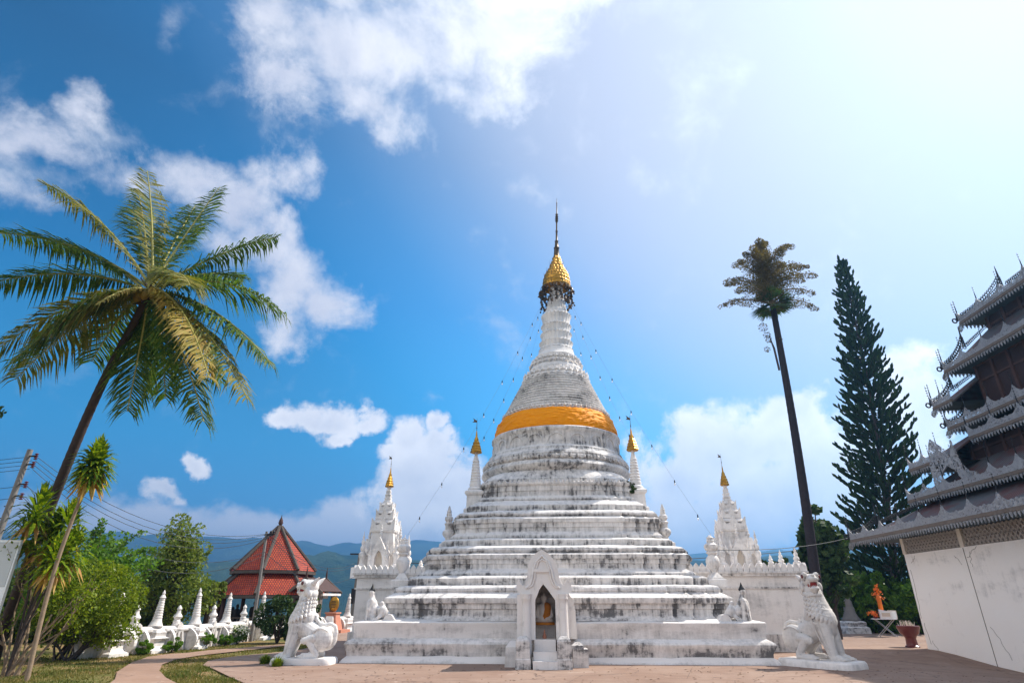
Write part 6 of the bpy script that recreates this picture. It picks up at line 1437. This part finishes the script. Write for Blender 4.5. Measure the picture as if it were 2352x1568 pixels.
for (px, py), dy in BR:
    e = px3(px, py, dy); u = min(.95, max(.02, (700 - py) / 160)); s0 = top.lerp(tip0, u * .55); e = e + rv(.15) - Vector((0, 0, .22)); mid = s0.lerp(e, .55) + Vector((0, 0, random.uniform(.45, .85))); ps_ = bez(s0, mid, e, 12); st.tube(ps_, [.045 - .03 * i / 12 for i in range(13)], 5)
    for i, p in enumerate(ps_[1:]): clump(mb, p - Vector((0, 0, .12)) + rv(.06), (.50 - .030 * i) * random.uniform(.6, 1.25), int((170 - 8 * i) * random.uniform(.5, 1.4)), .05, 1.3, .9, .1)
for i in range(16): clump(mb, top.lerp(tip0, .12 + .85 * i / 16), .74 - .032 * i, 420, .055, 1.3, 1.0, .1)
st.build('flower_stalks', M_BARK, t); mb.build('flower_plumes', L_BROWN, t)
def fan(mb, c, d, r, n_=26, wid=2.3):
    d = d.normalized(); s_ = d.cross(Vector((0, 0, 1))); s_ = s_.normalized() if s_.length > .1 else Vector((1, 0, 0)); nn = s_.cross(d)
    for j in range(n_):
        a = -wid / 2 * 1.0 + wid * j / (n_ - 1); e = d * math.cos(a) + s_ * math.sin(a) - nn * .1 * random.random(); w = s_ * math.cos(a) - d * math.sin(a); L = r * random.uniform(.85, 1.05)
        mb.add([c, c + e * L * .55 + w * .05 * r, c + e * L - Vector((0, 0, .12 * r)), c + e * L * .55 - w * .05 * r], [(0, 1, 2, 3)])
mb = MB()
for j, (px, py, dy) in enumerate(((1722, 705, -.3), (1745, 715, .5), (1800, 655, .4), (1752, 650, -.5), (1815, 700, .5), (1768, 640, .3), (1800, 690, .2), (1815, 672, -.4), (1765, 700, -.9), (1790, 715, .9), (1780, 690, -1.0), (1735, 672, 1.0))):
    e = px3(px, py, dy); c = top + (e - top) * .25; fan(mb, c, e - top + Vector((0, 0, -.15)), 1.0)
mb.build('fan_leaves', L_FAN, t)
mb = MB(); st = MB()
for (px, py, r, n_) in ((1752, 752, .24, 130), (1762, 770, .2, 100), (1766, 780, .16, 70), (1762, 802, .16, 60), (1793, 778, .10, 30), (1745, 722, .12, 30), (1750, 735, .08, 20)):
    c = px3(px, py, -.1); clump(mb, c, r, n_, .05, 1.4, 1.0, .1)
st.tube([px3(1790, 850, 0), px3(1778, 800, -.1), px3(1766, 770, -.1)], [.05, .05, .02], 6); st.tube([px3(1750, 740, 0), px3(1765, 705, 0)], .012, 4); st.build('side_shoot', M_BARKD, t); mb.build('hanging_seed_clusters', L_BROWN, t)
# column shaped pine ------------------------------------------------
ny = 37.0; nb_ = atY(2062, 1420, ny); nb_ = Vector((nb_.x, ny, 0)); tp_ = atY(1933, 603, ny) - nb_; zt_ = tp_.z
t = thing('pine_tree', 'tall dark conical pine with brush like branches between the fan palm and the hall', 'tree', nb_)
def axis(u): return Vector((tp_.x * u + .5 * math.sin(u * math.pi), tp_.y * u, zt_ * u))
MB().tube([axis(i / 20) for i in range(21)], [.25 - .235 * i / 20 for i in range(21)], 8).build('trunk', M_BARKD, t, smooth=60)
mb = MB(); st = MB(); u = .045
while u < .995:
    ring = int(8 + 6 * (1 - u)); Rm = 2.95 * (1 - u) ** .72 + .10; off = random.uniform(0, 6.28)
    for j in range(ring):
        a = off + 2 * math.pi * j / ring + random.uniform(-.2, .2); L = Rm * random.uniform(.7, 1.15); o = axis(u) + Vector((0, 0, random.uniform(-.25, .25))); e = Vector((math.cos(a) * L, math.sin(a) * L, L * random.uniform(.22, .5) + .25)); ps_ = bez(o, o + Vector((e.x * .6, e.y * .6, e.z * .12)), o + e, 7); st.tube(ps_, [.03 - .02 * i / 7 for i in range(8)], 4)
        nt = max(3, int(L * 6.2))
        for q_ in range(nt):
            f_ = .18 + .82 * (q_ + .5) / nt; x = f_ * 7; i = min(6, int(x)); p = ps_[i].lerp(ps_[i + 1], x - i); d = ((ps_[i + 1] - ps_[i]).normalized() * .8 + Vector((0, 0, .55)) + rv(.45)).normalized(); h = random.uniform(.32, .55); w = .06
            for k_ in range(5):
                s_ = d.cross(rv()); 
                if s_.length < .05: continue
                s_ = s_.normalized() * w * random.uniform(.8, 1.3); mb.add([p - s_ * .6, p + s_ * .6, p + d * h * .6 + s_ * 1.25, p + d * h, p + d * h * .6 - s_ * 1.25], [(0, 1, 2, 3, 4)])
    u += .0125 + .0095 * (1 - u)
st.build('branches', M_BARKD, t); mb.build('needles', L_PINE, t)
# trees on the right --------------------------------------------------
lobtree('broadleaf_tree', 'broad glossy leaved dark tree behind the fan palm trunk', 1888, 1175, 1385, 30, 1.35, L_DARK, 3400, .27, 1.35, lobes=80, taper=.5)
lobtree('broadleaf_tree', 'lower glossy tree with yellowish tips between the fan palm and the pine', 1940, 1285, 1430, 38.5, 1.15, L_DARK, 2600, .2, 1.4, lobes=50)
lobtree('feathery_tree', 'pale green feathery tree behind the orange banknote tree', 2030, 1320, 1455, 36.0, 1.75, L_BRIGHT, 7500, .12, 2.4, lobes=70)
lobtree('feathery_tree', 'pale green feathery tree hugging the far corner of the white hall', 2105, 1325, 1462, 35.2, 1.7, L_BRIGHT, 5500, .12, 2.4, lobes=60)
lobtree('feathery_tree', 'sparse green tree between the small grey stupa and the folding table', 1975, 1345, 1450, 36.6, 1.6, L_TREE, 4200, .13, 2.2, lobes=50)
lobtree('leafy_tree', 'green treetop peeping over the right terrace wall beside the shrine', 1748, 1262, 1340, 34, .75, L_TREE, 1200, .13, 1.6, lobes=22)
lobtree('leafy_tree', 'second small treetop peeping over the right terrace merlons', 1788, 1276, 1340, 35, .7, L_TREE, 900, .13, 1.6, lobes=20)
lobtree('leafy_tree', 'bushy tree against the left terrace behind the far end of the balustrade', 772, 1425, 1480, 44, 1.3, L_TREE, 1200, .14, 1.6, lobes=26)
# ------------------------------------------------------------------ haze: the air that turns the far hills blue
hz = MB().box((0, 2900, 45), (9000, 6400, 450)).build('haze', bpy.data.materials.new('air'))
m = hz.data.materials[0]; m.use_nodes = True; m.node_tree.nodes.clear(); k = N(m.node_tree); out = k('ShaderNodeOutputMaterial')
vol = k('ShaderNodeVolumePrincipled', {'Color': (0.20, 0.52, 1.0, 1), 'Density': 0.00056, 'Anisotropy': 0.55}); m.node_tree.links.new(vol.outputs[0], out.inputs['Volume'])
stuff(tag(hz, 'thin bluish air between the hilltop and the far hills', 'haze'))
